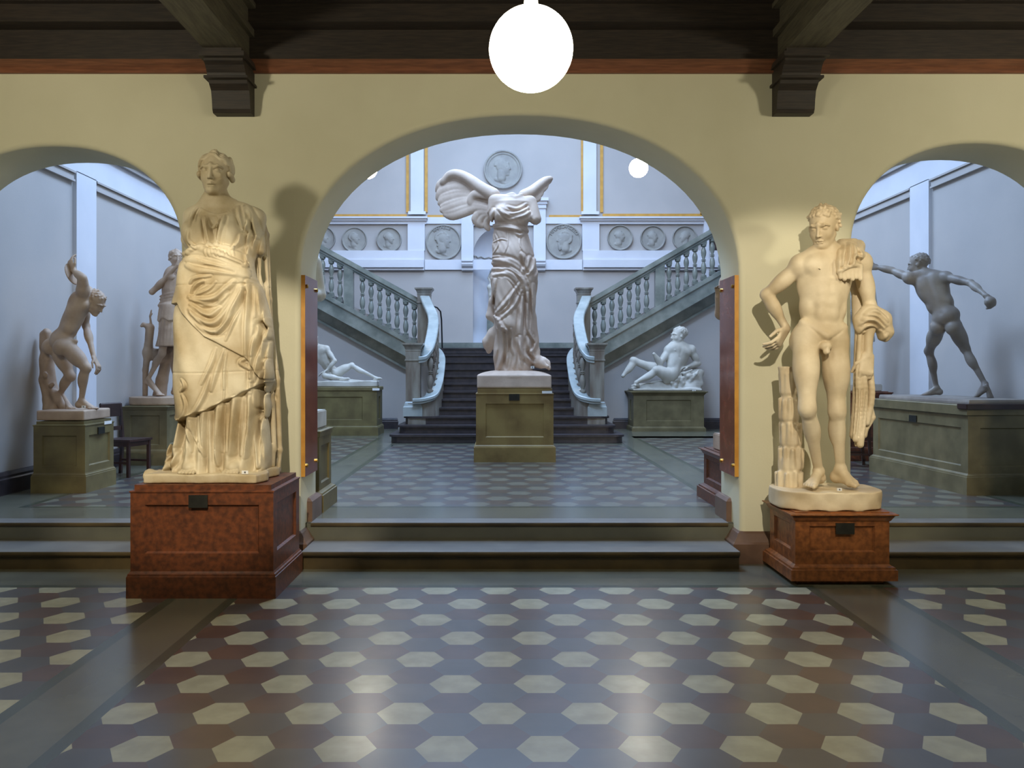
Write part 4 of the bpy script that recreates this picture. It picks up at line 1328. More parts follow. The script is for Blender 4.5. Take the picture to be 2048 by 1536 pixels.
def body(v, J, u, sex='m', face=None, hair='curls', headup=None, parts='all', hands=None, feet=None, seed=1, mus=1.0, skip=()):
    """J joints in space; u head height. Builds one continuous nude figure."""
    g = {k: np.asarray(p, float) for k, p in J.items()}
    nk, pv = g['neck'], g['pelvis']
    sl_, sr_ = g['shL'], g['shR']; hl, hr = g['hipL'], g['hipR']
    up = nk - pv
    Lc, Fc, Uc = frame(up, sl_ - sr_)
    Lp, Fp, Up_ = frame(up, hl - hr)
    ch = nk * .70 + pv * .30; mid = nk * .38 + pv * .62
    Lm = nrm(Lc + Lp); Lm, Fm, Um = frame(up, Lm)
    T = np.linalg.norm(up)
    Mc, Mm, Mp = (Lc, Fc, Uc), (Lm, Fm, Um), (Lp, Fp, Up_)
    # trunk
    v.ell(ch + Uc * .03 * u, (.66 * u, .44 * u, .80 * u), Mc, .2 * u)
    v.ell(mid, (.54 * u, .37 * u, .62 * u), Mm, .25 * u)
    v.ell(pv + Up_ * .05 * u, (.60 * u, .42 * u, .48 * u), Mp, .22 * u)
    for s, sh, hp in ((1, sl_, hl), (-1, sr_, hr)):
        v.cone(nk + Uc * .05 * u, sh + Uc * .02 * u, .24 * u, .17 * u, .12 * u)            # trapezius
        v.cone(ch + Lc * s * .30 * u + Uc * .42 * u, sh, .26 * u, .24 * u, .15 * u)
        v.ell(sh, (.25 * u, .25 * u, .29 * u), Mc, .10 * u)                                # deltoid
        if sex == 'm':
            v.ell(ch + Lc * s * .29 * u + Fc * .27 * u + Uc * .22 * u, (.34 * u, .17 * u, .26 * u), Mc, .09 * u)
        else:
            v.ell(ch + Lc * s * .27 * u + Fc * .36 * u + Uc * .08 * u, (.22 * u, .22 * u, .22 * u), Mc, .08 * u)
        v.ell(ch + Lc * s * .45 * u - Fc * .10 * u + Uc * .0 * u, (.20 * u, .24 * u, .5 * u), Mc, .12 * u)   # latissimus
        v.ell(ch + Lc * s * .28 * u - Fc * .30 * u + Uc * .25 * u, (.27 * u, .14 * u, .34 * u), Mc, .08 * u)  # shoulder blade
        v.ell(hp - Fp * .24 * u - Up_ * .10 * u, (.31 * u, .28 * u, .34 * u), Mp, .07 * u)  # gluteus
        v.ell(mid + Lm * s * .40 * u - Um * .15 * u, (.16 * u, .24 * u, .26 * u), Mm, .10 * u)  # flank
    # sternum, linea alba, spine
    a, b = ch + Fc * .50 * u + Uc * .40 * u, ch + Fc * .47 * u - Uc * .02 * u
    v.cone(a, b, .04 * u, .03 * u, .08 * u, 'sub')
    v.cone(ch + Fc * .47 * u - Uc * .15 * u, pv + Fp * .44 * u + Up_ * .30 * u, .022 * u, .02 * u, .08 * u, 'sub')
    v.cone(ch - Fc * .50 * u + Uc * .40 * u, pv - Fp * .46 * u + Up_ * .22 * u, .05 * u, .04 * u, .14 * u, 'sub')
    if sex == 'm':
        for t in (.30, .48, .66):
            m_ = (ch * (1 - t) + pv * t)
            for s in (-1, 1): v.ell(m_ + Fm * .30 * u + Lm * s * .12 * u, (.14 * u, .09 * u, .15 * u), Mm, .11 * u)
        for s, hp in ((1, hl), (-1, hr)):       # groin line
            v.cone(hp + Up_ * .32 * u + Fp * .30 * u + Lp * s * .12 * u, pv + Fp * .47 * u - Up_ * .22 * u, .03 * u, .025 * u, .07 * u, 'sub')
            v.cone(hp + Up_ * .36 * u + Fp * .14 * u + Lp * s * .14 * u, pv + Fp * .36 * u - Up_ * .05 * u, .10 * u, .09 * u, .08 * u)
        v.ell(pv + Fp * .38 * u - Up_ * .30 * u, (.14 * u, .09 * u, .12 * u), Mp, .05 * u)
        v.ell(pv + Fp * .44 * u - Up_ * .43 * u, (.085 * u, .08 * u, .09 * u), Mp, .03 * u)
        v.cone(pv + Fp * .47 * u - Up_ * .34 * u, pv + Fp * .50 * u - Up_ * .46 * u, .040 * u, .034 * u, .02 * u)
        v.ell(ch + Lc * .33 * u + Fc * .46 * u + Uc * .12 * u, (.025 * u,) * 3, None, .01 * u); v.ell(ch - Lc * .33 * u + Fc * .46 * u + Uc * .12 * u, (.025 * u,) * 3, None, .01 * u)
    v.ell(ch * .25 + pv * .75 + Fm * .45 * u, (.035 * u,) * 3, None, .03 * u, 'sub')
    # neck and head
    if 'head' in g:
        hc = g['head']
        v.cone(nk - Uc * .08 * u, hc - nrm(hc - nk) * .25 * u, .25 * u, .21 * u, .10 * u)
        for s in (-1, 1): v.cone(nk + Fc * .12 * u + Lc * s * .06 * u, hc + Lc * s * .22 * u - Uc * .18 * u - Fc * .05 * u, .06 * u, .07 * u, .06 * u)
        for s, sh in ((1, sl_), (-1, sr_)): v.cone(nk + Fc * .20 * u + Lc * s * .08 * u - Uc * .02 * u, sh + Fc * .14 * u + Uc * .10 * u, .045 * u, .04 * u, .06 * u)
        head(v, hc, face if face is not None else Fc, headup if headup is not None else Uc, u, hair, seed)
    # arms
    for k, sh in (('L', sl_), ('R', sr_)):
        if 'el' + k not in g: continue
        el = g['el' + k]; d = nrm(el - sh)
        v.cone(sh, el, .205 * u, .145 * u, .08 * u)
        off = Fc - d * (Fc @ d); off = nrm(off) if np.linalg.norm(off) > .2 else Uc
        v.ell(sh * .48 + el * .52 + off * .05 * u, (.19 * u, .17 * u, .36 * u), frame(d, np.cross(d, off)), .08 * u)
        v.ell(sh * .55 + el * .45 - off * .07 * u, (.16 * u, .15 * u, .36 * u), frame(d, np.cross(d, off)), .08 * u)
        v.ell(el, (.15 * u,) * 3, None, .05 * u)
        if 'wr' + k in g:
            wr = g['wr' + k]; e = nrm(wr - el)
            v.cone(el, wr, .15 * u, .095 * u, .06 * u)
            v.ell(el * .68 + wr * .32, (.18 * u, .165 * u, .36 * u), frame(e, np.cross(e, Uc) if abs(e @ Uc) < .9 else Lc), .08 * u)
            if hands and k in hands:
                hd = hands[k]; hand(v, wr, hd[0], hd[1], hd[2], .78 * u, *hd[3:])
    # legs
    for k, hp, s in (('L', hl, 1), ('R', hr, -1)):
        if 'kn' + k not in g: continue
        kn = g['kn' + k]; d = nrm(kn - hp)
        fw = None
        if 'an' + k in g:
            an = g['an' + k]; e = nrm(an - kn)
            fw = nrm((d - e)) if np.linalg.norm(d - e) > .25 else nrm(Fp - d * (Fp @ d))
        else: fw = nrm(Fp - d * (Fp @ d))
        v.cone(hp, kn, .34 * u, .185 * u, .14 * u)
        fr_ = frame(d, np.cross(d, fw))
        v.ell(hp * .58 + kn * .42 + fw * .06 * u, (.31 * u, .30 * u, .62 * u), fr_, .10 * u)
        v.ell(hp * .55 + kn * .45 - fw * .08 * u, (.25 * u, .25 * u, .55 * u), fr_, .10 * u)
        v.ell(kn + fw * .03 * u, (.178 * u, .175 * u, .24 * u), fr_, .14 * u)
        v.ell(kn + fw * .155 * u, (.085 * u, .045 * u, .11 * u), fr_, .07 * u)
        if 'an' + k in g:
            v.cone(kn, an, .185 * u, .105 * u, .07 * u)
            fe = frame(e, np.cross(e, fw))
            v.ell(kn * .67 + an * .33 - fw * .085 * u, (.205 * u, .18 * u, .42 * u), fe, .08 * u)
            v.cone(kn * .8 + an * .2 + fw * .08 * u, kn * .15 + an * .85 + fw * .02 * u, .09 * u, .07 * u, .05 * u)
            for q in (-1, 1): v.ell(an + fe[0] * q * .075 * u, (.05 * u,) * 3, None, .04 * u)
            if feet and k in feet:
                ft = feet[k]
                foot(v, an, ft[0], ft[2] if len(ft) > 2 else 1.05 * u, ft[1], up=ft[4] if len(ft) > 4 else (0, 0, 1), heel_drop=ft[3] if len(ft) > 3 else None)

def paper_note(parent, c, w=0.05, h=0.03):
    bm = bmesh.new()
    c = np.array(c)
    bx(bm, c[0] - w / 2, c[0] + w / 2, c[1] - .002, c[1] + .004, c[2], c[2] + h)
    o = bmobj('number_tag', bm, M['paper'], parent)
    bm = bmesh.new(); bx(bm, c[0] - w * .12, c[0] + w * .14, c[1] - .0035, c[1] - .0015, c[2] + h * .25, c[2] + h * .75)
    bmobj('number', bm, M['paper_ink'], o)

# ---------------------------------------------------------------- the nude youth (right foreground)
def z3(x, y): return (1480 + x / 3.656, 380 + y / 3.656)
def z4(x, y): return (1480 + x / 3.656, 780 + y / 3.656)
def wz(p, Y): return W(p[0], p[1], Y)
def youth():
    zt = 0.675
    t = thing('statue', 'ivory plaster cast of a nude youth, hand on hip, cloak over his left shoulder', 'statue', (2.53, 6.66, 0.536), 'standing plaster casts in the foreground')
    v = Vol((1.90, 6.34, 0.62), (3.02, 7.06, 2.95), 0.0050)
    u = 0.315
    Y = 6.66
    J = dict(neck=wz(z3(632, 452), Y), pelvis=wz(z3(592, 1055), Y), shL=wz(z3(885, 535), Y + .01), shR=wz(z3(440, 555), Y - .01),
             hipL=wz(z3(692, 1110), Y + .0), hipR=wz(z3(480, 1080), Y),
             head=wz(z3(610, 275), Y - .05),
             elR=wz(z3(195, 765), Y + .10), wrR=wz(z3(338, 1015), Y + .10), elL=wz(z3(950, 850), Y + .0), wrL=wz(z3(932, 1215), Y - .05),
             knR=wz(z4(492, 135), Y - .16), knL=wz(z4(708, 155), Y - .04), anR=wz(z4(575, 590), Y + .03), anL=wz(z4(735, 575), Y + .0))
    hr_ = (nrm((-.55, -.15, -.85)), (-.3, .9, 0), (-.6, -.7, .3), .55, .12)
    hl_ = (nrm((-.15, -.12, -1)), (0, 1, 0), (-1, 0, 0), .62, .0, True, 1.3)
    body(v, J, u, 'm', face=(-.60, -.74, -.34), headup=(-.16, -.22, .93), hair='curls',
         hands=dict(R=hr_, L=hl_),
         feet=dict(R=(wz(z4(505, 712), Y - .17), (1, 0, 0), .30), L=(wz(z4(868, 706), Y - .16), (-1, -.4, 0), .33)))
    # cut the cast at the plinth top
    v.boxp((1.9, 6.3, 0.5), (3.1, 7.1, zt - .005), 0.001, .004, 'sub')
    v.F[:, :, v.ax[2] < zt - 0.02] = .1
    v.mesh('figure', M['plaster_ivory'], t, 1)
    # cloak: bunch on the shoulder, roll over the forearm, hanging end
    v = Vol((2.42, 6.30, 0.85), (3.05, 6.98, 2.62), 0.0052)
    def Q(x, y, d=0): return wz(z3(x, y), Y + d)
    D = lambda P, r, op='add': v.relief([z3(*p) for p in P], r * .9, r * (.9 if op == 'add' else -1.1), .4 if op == 'add' else 0)
    v.path([Q(755, 400, .05), Q(750, 470, -.08), Q(742, 540, -.125), Q(735, 590, -.13)], [.05, .052, .05, .035], .02)
    v.path([Q(815, 395, .05), Q(810, 460, -.07), Q(800, 530, -.12), Q(800, 575, -.12)], [.055, .06, .055, .03], .02)
    v.path([Q(862, 425, .05), Q(868, 480, -.05), Q(860, 520, -.10)], [.045, .045, .03], .02)
    v.path([Q(745, 405, .08), Q(800, 388, .09), Q(865, 410, .10)], .045, .03)
    v.path([Q(722, 600, -.15), Q(770, 565, -.17), Q(830, 545, -.17), Q(885, 560, -.14)], .020, .01)
    for i in range(6):
        x = 732 + i * 29
        v.path([Q(x, 580 - i * 5, -.145), Q(x + 4, 640 + (i % 2) * 12, -.15)], [.023, .016], .005)
    for P, r in (([(735, 440), (728, 520), (722, 590)], .016), ([(768, 400), (758, 480), (752, 560)], .016), ([(800, 390), (800, 470), (785, 550)], .017), ([(835, 400), (845, 460), (825, 540)], .016), ([(860, 420), (890, 470), (880, 500)], .018), ([(840, 480), (870, 485), (900, 500)], .016)): D(P, r)
    for P, r in (([(750, 410), (742, 500), (738, 570)], .010), ([(785, 395), (778, 480), (768, 550)], .010), ([(820, 400), (822, 470), (805, 545)], .010), ([(845, 490), (865, 505), (900, 510)], .014), ([(722, 585), (760, 560), (830, 535)], .008)): D(P, r, op='sub')
    v.path([Q(850, 420, .14), Q(860, 700, .17), Q(870, 950, .10)], [.06, .05, .05], .04)
    # roll of cloth over the forearm
    v.path([Q(940, 905, -.03), Q(900, 960, -.03), Q(885, 1010, -.03)], [.075, .07, .05], .03)
    v.path([Q(965, 900, .0), Q(1030, 950, .0), Q(1060, 1040, .0), Q(1055, 1080, .0)], [.07, .075, .06, .035], .03)
    v.cone(Q(935, 930, -.05), Q(1020, 980, -.02), .07, .06, .03)
    for P, r in (([(880, 1045), (900, 1010), (960, 995), (1020, 1030)], .017), ([(895, 985), (930, 950), (990, 955), (1050, 1010)], .018), ([(905, 945), (945, 915), (1010, 925), (1070, 990)], .018), ([(920, 910), (965, 885), (1020, 900), (1080, 960)], .016), ([(1030, 1030), (1050, 1080), (1075, 1060)], .018)): D(P, r)
    for P, r in (([(890, 1015), (925, 975), (980, 975), (1035, 1020)], .012), ([(900, 965), (940, 932), (1000, 940), (1060, 1000)], .012), ([(915, 925), (955, 900), (1015, 912), (1075, 975)], .010), ([(880, 1060), (930, 1015), (1000, 1025), (1035, 1070)], .014)): D(P, r, op='sub')
    # hanging folds beside the leg
    for i, (xt, xm, xb_) in enumerate(((868, 850, 832), (890, 866, 848), (905, 885, 862), (925, 905, 880), (945, 940, 905), (960, 955, 925))):
        yb_ = z4(0, (330, 360, 385, 400, 330, 240)[i])[1]; d = (.02, -.03, .0, -.035, .01, -.02)[i] * 1.3
        ytop = z3(0, 970 + i * 20)[1]
        A = W(z3(xt - 10, 0)[0], ytop, Y + d * .4); B = W(z3(xm, 0)[0], z3(0, 1330)[1], Y + d); C_ = W(z4(xm + 5, 0)[0], z4(0, 60)[1], Y + d); E_ = W(z4(xb_, 0)[0], yb_, Y + d)
        v.path(catmull([A, B, C_, E_], 5), [.017 + .009 * min(1, j / 8) for j in range(16)], .006)
    v.path([wz(z4(860, 0), Y + .03), wz(z4(850, 200), Y + .03), wz(z4(835, 330), Y + .02)], .036, .012)
    v.path([wz(z4(930, 20), Y), wz(z4(965, 200), Y), wz(z4(930, 280), Y)], [.02, .026, .015], .008)
    v.path([wz(z4(870, 340), Y), wz(z4(850, 405), Y)], [.025, .012], .010)
    for P, r in (([(858, 0), (850, 160), (835, 320)], .010), ([(890, 0), (885, 160), (865, 340)], .010), ([(925, 20), (915, 160), (890, 320)], .012)): v.drape([z4(*p) for p in P], r, .006, op='sub')
    v.mesh('cloak', M['plaster_ivory'], t, 1)
    # palm trunk support
    v = Vol((2.05, 6.45, 0.64), (2.50, 7.02, 1.72), 0.0065)
    prev = None
    segs = [((355, 695), 170, (352, 690)), ]
    lv = [(690, 340, 172), (535, 345, 160), (528, 355, 150), (355, 352, 138), (348, 352, 128), (180, 335, 122), (175, 335, 112), (-80, 335, 98)]
    for i in range(0, len(lv) - 1, 1):
        (ya, xa, wa), (yb2, xb2, wb) = lv[i], lv[i + 1]
        pa, pb = wz(z4(xa + 20, ya), 6.80), wz(z4(xb2 + 20, yb2), 6.80)
        v.cone(pa, pb, wa / 3.656 / 2 * 6.8 / F, wb / 3.656 / 2 * 6.8 / F, .006)
    top = wz(z3(325, 1290), 6.80); mid_ = wz(z4(345, -90), 6.80)
    v.cone(mid_, top, .055, .052, .006)
    v.boxp(top + np.array([-.1, -.1, 0.0]), top + np.array([.1, .1, .12]), .002, .004, 'sub')
    for i in range(9):      # overlapping bark scales
        for j, (yy, rr_) in enumerate(((700, .092), (525, .082), (350, .072), (170, .062), (-20, .055))):
            a = i / 9 * 2 * math.pi + j * .35
            c = wz(z4((340, 352, 352, 335, 335)[j] + 20, yy - 40), 6.80) + np.array([math.cos(a) * (rr_ - .004), math.sin(a) * (rr_ - .004), 0])
            v.cone(c + [0, 0, -.08], c + [math.cos(a) * .012, math.sin(a) * .012, .055 + .012 * (i % 2)], .020, .014, .02)
    v.F[:, :, v.ax[2] < zt - .01] = .1
    v.mesh('palm_trunk', M['plaster_ivory'], t, 1)
    # oval plinth
    v = Vol((2.02, 6.28, 0.52), (3.02, 7.06, 0.70), 0.008)
    g = v.sub(v.lo, v.lo + v.h * v.n); sl, X, Yy, Z = g
    cx_, cy_ = 2.535, 6.70
    q = (np.abs((X - cx_) / .405) ** 2.8 + np.abs((Yy - cy_) / .31) ** 2.8) ** (1 / 2.8)
    d = np.maximum((q - 1) * .31, np.maximum(.538 - Z, Z - zt)) - 0.0 + .004 * np.sin(X * 31) * np.sin(Z * 40 + Yy * 17)
    v.F[:] = d
    v.mesh('plinth', M['plaster_ivory'], t, 2)
    paper_note(t, W(1679, 982, 6.40), .035, .022)
youth()

# ---------------------------------------------------------------- the draped goddess (left foreground)
def y1(x, y): return (240 + x / 3.0725, 280 + y / 3.0725)
def y2(x, y): return (240 + x / 3.0725, 720 + y / 3.0725)
def goddess():
    t = thing('statue', 'yellowed plaster cast of a draped goddess with parted hair and broken arms', 'statue', (-2.08, 6.4, 0.787), 'standing plaster casts in the foreground')
    Y = 6.40
    zt = 0.855
    v = Vol((-2.62, 5.98, 0.80), (-1.58, 6.80, 3.30), 0.0045)
    def row(py, pl, pr, hd, cy=0.0, Y_=Y):
        xa, xb_ = Xp(pl, Y_), Xp(pr, Y_)
        return (Zp(py, Y_), (xa + xb_) / 2, Y_ + cy, (xb_ - xa) / 2, hd)
    rows = [row(972, 316, 552, .30), row(945, 324, 548, .29), row(915, 334, 545, .27), row(880, 346, 543, .26), row(845, 357, 540, .255), row(800, 365, 540, .25), row(740, 368, 540, .245),
            row(690, 364, 539, .245), row(640, 364, 536, .24), row(610, 366, 530, .235), row(575, 370, 522, .22), row(545, 376, 512, .20), row(515, 379, 506, .19), row(490, 378, 508, .185), row(465, 379, 512, .18), row(440, 384, 517, .165, .0), row(425, 392, 512, .14, .02), row(412, 408, 496, .10, .03), row(402, 418, 470, .07, .03)]
    v.loft(rows, pw=2.25)
    # cloak hanging from her left shoulder behind the broken arm
    for i, (xa, xb_, d) in enumerate(((528, 560, .15), (519, 549, .10), (532, 553, .20), (508, 540, .16))):
        v.path([W(xa - 8, 432, Y + .06), W(xa, 470, Y + d), W(xa + 6, 600, Y + d), W(xb_ - 6, 760, Y + d), W(xb_, 900, Y + d * .9), W(xb_ - 4, 945, Y + d)], [.035, .045, .045, .045, .04, .04], .02)
    # shoulders and neck
    neck = W(434, 402, Y); hc = W(432, 350, Y - .03)
    v.cone(W(436, 425, Y + .02), W(433, 378, Y - .01), .105, .082, .05)
    v.cone(neck + [0, 0.0, -.02], W(398, 432, Y), .08, .085, .06); v.cone(neck + [0, .02, -.03], W(506, 440, Y + .02), .085, .095, .06)
    v.cone(W(392, 440, Y), W(384, 478, Y), .085, .08, .05)
    v.cone(W(508, 442, Y + .02), W(516, 500, Y + .04), .09, .07, .05)      # stump of the left arm
    # breasts
    v.ell(W(*y1(462, 570), Y - .12), (.095, .10, .105), None, .05); v.ell(W(*y1(662, 578), Y - .12), (.105, .105, .11), None, .05)
    v.ell(W(*y1(600, 820), Y - .12), (.20, .12, .16), None, .1)
    v.ell(W(*y1(470, 1250), Y - .12), (.12, .14, .45), None, .12)          # advanced right thigh
    v.ell(W(*y2(470, 200), Y - .15), (.10, .12, .30), None, .12)
    v.drape([y1(560, 470), y1(565, 560), y1(570, 650)], .022, .04, op='sub')
    # lower mantle edge B, upper apron edge A : overlapping layers
    def curve(P, Yd):
        q = sorted([(Xp(a, Yd), Zp(b, Yd)) for a, b in P]); q = np.array(q)
        return lambda X: np.interp(X, q[:, 0], q[:, 1])
    ss = lambda x, w: np.clip(x / w, 0, 1) ** 2 * (3 - 2 * np.clip(x / w, 0, 1))
    eB = curve([y2(330, 380), y2(380, 372), y2(440, 345), y2(550, 312), y2(640, 262), y2(720, 228), y2(800, 182), y2(890, 142), y2(960, 150)], 6.2)
    eA = curve([y1(360, 1010), y1(400, 1070), y1(440, 1110), y1(540, 1215), y1(620, 1255), y1(700, 1300), y1(780, 1345), y1(850, 1470), y1(940, 1480)], 6.2)
    eR = curve([y1(370, 740), y1(440, 790), y1(560, 815), y1(680, 825), y1(800, 850), y1(900, 880)], 6.2)
    eb = curve([y1(370, 690), y1(430, 678), y1(520, 655), y1(640, 655), y1(700, 680), y1(900, 760)], 6.2)
    def layers(X, Y_, Z):
        front = ss(6.50 - Y_, .15)
        bB = .034 * ss(Z - eB(X), .012); bA = .020 * ss(Z - eA(X), .010)
        bR = .018 * ss(Z - eR(X), .02) * (1 - ss(Z - eb(X), .02))
        cut = .030 * ss(Z - eR(X), .02)
        low = .024 * (1 - ss(Z - eB(X), .02)) * np.sin(X * 62 + 3 * np.sin(Z * 2.2) + .8)
        mid = .004 * np.sin(X * 40 + Z * 14) * ss(Z - eB(X), .05)
        return front * (bB + bA + bR - cut + low + mid) - .022
    v.disp(layers)
    D = v.drape; R_ = v.relief
    # roll across the waist
    for P, r in (([(398, 700), (480, 690), (600, 720), (700, 755), (800, 800)], .034), ([(400, 740), (500, 742), (620, 775), (720, 800), (800, 825)], .034),
                 ([(410, 770), (480, 800), (600, 808), (700, 818), (790, 842)], .024), ([(410, 690), (470, 665), (560, 690), (680, 740), (790, 775)], .026)):
        D([y1(*p) for p in P], r, .012, .35)
    for P in ([(470, 720), (560, 745), (640, 765)], [(520, 775), (600, 790), (700, 812)], [(560, 700), (650, 735), (740, 770)]):
        D([y1(*p) for p in P], .010, .012, op='sub')
    # gathered band under the bust
    for i in range(9):
        x = 520 + i * 21
        D([y1(x, 668), y1(x + 3, 690), y1(x + 10, 712)], .010, .006)
    D([y1(430, 672), y1(500, 652), y1(600, 650), y1(690, 668)], .016, .015)
    # folds on the breast
    for P, r in (([(515, 470), (528, 560), (545, 648)], .014), ([(535, 480), (552, 570), (560, 650)], .013), ([(550, 500), (572, 540), (610, 490)], .010), ([(640, 465), (612, 560), (598, 650)], .015), ([(612, 485), (592, 580), (583, 650)], .011),
                 ([(728, 412), (745, 490), (775, 550)], .016), ([(755, 405), (775, 480), (792, 560)], .015), ([(785, 408), (815, 470), (840, 560), (845, 600)], .018), ([(770, 415), (800, 480), (775, 560)], .012), ([(800, 560), (790, 650), (780, 740)], .014),
                 ([(480, 415), (445, 460), (425, 530)], .013), ([(495, 418), (470, 460), (462, 500)], .009), ([(420, 560), (420, 620), (460, 665)], .012), ([(745, 580), (735, 630), (690, 665)], .014), ([(840, 600), (815, 680), (800, 770)], .018)):
        R_([y1(*p) for p in P], r * .88, r * 1.0)
    D([y1(490, 420), y1(560, 455), y1(640, 455), y1(715, 415)], .008, .01)
    for P, r in (([(500, 480), (510, 560), (520, 640)], .010), ([(660, 470), (650, 520), (630, 640)], .009), ([(850, 610), (830, 700), (812, 760)], .014), ([(700, 420), (720, 520), (760, 590)], .011)):
        R_([y1(*p) for p in P], r * .9, -r * 1.1, 0)
    # apron folds from the left hip
    fan = [([(425, 965), (500, 985), (590, 965), (700, 870)], .020), ([(432, 985), (520, 1015), (600, 1005), (665, 940)], .016), ([(435, 1010), (500, 1060), (560, 1075), (610, 1030)], .018),
           ([(430, 1040), (500, 1110), (590, 1120), (690, 1010), (745, 900)], .022), ([(428, 1060), (520, 1165), (620, 1160), (720, 1010), (765, 900)], .018), ([(430, 880), (460, 850), (560, 835)], .012), ([(440, 940), (460, 895), (510, 865)], .014), ([(440, 960), (540, 920), (590, 870)], .010),
           ([(600, 1190), (680, 1060), (745, 930)], .018), ([(650, 1230), (715, 1080), (760, 940)], .012)]
    for P, r in fan: R_([y1(*p) for p in P], r * .88, r * 1.0)
    for P, r in (([(510, 1045), (560, 1015), (605, 1000)], .028), ([(440, 940), (500, 890), (520, 880)], .014), ([(440, 1085), (540, 1190), (640, 1200)], .012), ([(470, 1000), (540, 1030), (590, 1020)], .012), ([(700, 1100), (740, 1000), (770, 900)], .012)):
        R_([y1(*p) for p in P], r * .9, -r * 1.1, 0)
    # long vertical folds at her left side
    for P, r in (([(785, 870), (788, 1000), (780, 1150), (775, 1320)], .020), ([(815, 880), (820, 1000), (815, 1150), (805, 1320)], .018), ([(840, 890), (850, 1000), (850, 1110)], .018), ([(865, 880), (885, 1000), (905, 1120), (930, 1215)], .022), ([(840, 1110), (850, 1180), (815, 1290), (800, 1460)], .016), ([(875, 1140), (880, 1240), (850, 1350), (815, 1480)], .018),
                 ([(905, 1170), (900, 1300), (905, 1420), (925, 1530)], .022), ([(775, 1340), (740, 1370), (800, 1410)], .014), ([(885, 1110), (915, 1180), (890, 1230)], .014)):
        R_([y1(*p) for p in P], r * .88, r * 1.0)
    for P, r in (([(800, 880), (803, 1000), (795, 1150), (790, 1400)], .012), ([(850, 1115), (885, 1140), (920, 1190)], .020), ([(860, 1150), (865, 1230), (835, 1330)], .014), ([(895, 1240), (885, 1350), (880, 1500)], .014), ([(860, 700), (865, 800), (880, 900), (905, 1080)], .020)):
        R_([y1(*p) for p in P], r * .9, -r * 1.2, 0)
    # folds between the two edges
    for P, r in (([(560, 1540), (600, 1400), (640, 1290)], .016), ([(500, 1500), (560, 1380), (590, 1280)], .012), ([(640, 1530), (640, 1420), (655, 1300)], .012), ([(385, 1480), (395, 1520), (370, 1545)], .012)):
        R_([y1(*p) for p in P], r * .88, r * .95)
    for P, r in (([(440, 340), (500, 250), (560, 100)], .014), ([(380, 215), (400, 280), (380, 370)], .013), ([(800, 180), (800, 100), (790, 20)], .014), ([(640, 250), (640, 150), (640, 60)], .010), ([(375, 120), (395, 160), (380, 190)], .012), ([(900, 140), (905, 80), (890, 10)], .02), ([(930, 180), (925, 90), (905, 10)], .022)):
        R_([y2(*p) for p in P], r * .88, r * .95)
    # chiton folds to the plinth
    for P, r in (([(560, 320), (552, 450), (548, 690)], .020), ([(600, 300), (595, 480), (605, 640)], .022), ([(632, 290), (628, 420), (632, 560)], .016), ([(660, 270), (652, 420), (650, 560)], .014), ([(710, 250), (705, 400), (695, 570)], .030), ([(765, 240), (755, 400), (740, 580)], .018), ([(790, 230), (790, 400), (770, 600)], .016),
                 ([(830, 190), (825, 400), (840, 660)], .020), ([(870, 340), (850, 500), (845, 660)], .018), ([(875, 350), (905, 540), (930, 645)], .024), ([(900, 160), (915, 250), (905, 340)], .020), ([(860, 190), (865, 260), (880, 290)], .018), ([(520, 330), (515, 480), (520, 640)], .014), ([(480, 345), (480, 480), (490, 560)], .012),
                 ([(395, 385), (420, 470), (440, 560)], .014), ([(430, 380), (465, 490), (520, 590)], .012), ([(370, 400), (335, 540), (290, 655)], .024), ([(350, 560), (330, 620), (270, 680)], .024), ([(395, 560), (380, 620), (360, 680)], .018), ([(580, 560), (610, 640), (630, 690)], .014)):
        R_([y2(*p) for p in P], r * .88, r * 1.0)
    for P, r in (([(578, 320), (572, 480), (575, 690)], .013), ([(645, 280), (640, 430), (645, 560)], .013), ([(738, 260), (728, 400), (715, 560)], .013), ([(852, 300), (838, 480), (850, 640)], .013), ([(385, 390), (410, 480), (430, 560)], .012), ([(880, 440), (868, 560), (880, 650)], .016), ([(538, 330), (535, 500), (535, 690)], .010), ([(615, 300), (615, 470), (622, 600)], .010)):
        R_([y2(*p) for p in P], r * .9, -r * 1.2, 0)
    # feet under the hem
    for cx_, cy_ in ((440, 640), (705, 622)):
        c = W(*y2(cx_, cy_ + 12), 6.20); c[2] = zt + .034
        v.ell(c + [0, .03, .0], (.066, .13, .060), None, .03)
        for i in range(5): v.cone(c + [(-.045 + .022 * i), -.075, -.02], c + [(-.05 + .025 * i), -.11, -.028], .014, .013, .006)
    # head
    head(v, hc + np.array([0, -.01, .005]), (.03, -1, -.08), (0.0, -.05, 1), .335, 'parted')
    # mitre: keep above the plinth
    v.F[:, :, v.ax[2] < zt - .014] = .1
    # joints of the cast
    for py in (568, 743):
        v.disp(lambda X, Y_, Z, z=Zp(py, 6.2): -.0035 * np.exp(-((Z - z + .012 * np.sin(X * 5)) / .005) ** 2))
    v.mesh('figure', M['plaster_gold'], t, 1)
    # plinth slab
    v = Vol((-2.60, 5.98, 0.76), (-1.62, 6.80, 0.90), 0.009)
    g = v.sub(v.lo, v.lo + v.h * v.n); sl, X, Yy, Z = g
    qx = np.abs(X + 2.10 + 0.02 * np.sin(Yy * 20)) - .40; qy = np.abs(Yy - 6.395 + .01 * np.sin(X * 17)) - .335
    v.F[:] = np.maximum(np.maximum(qx, qy), np.maximum(.789 - Z, Z - zt - .006 * np.sin(X * 14 + 1) * np.sin(Yy * 11)))
    v.ell(W(285, 950, 6.3), (.12, .10, .05), None, .04)
    v.F[:, :, v.ax[2] < .787] = .1
    v.mesh('plinth', M['plaster_gold'], t, 2)
    paper_note(t, W(490, 948, 6.07), .045, .024)
goddess()

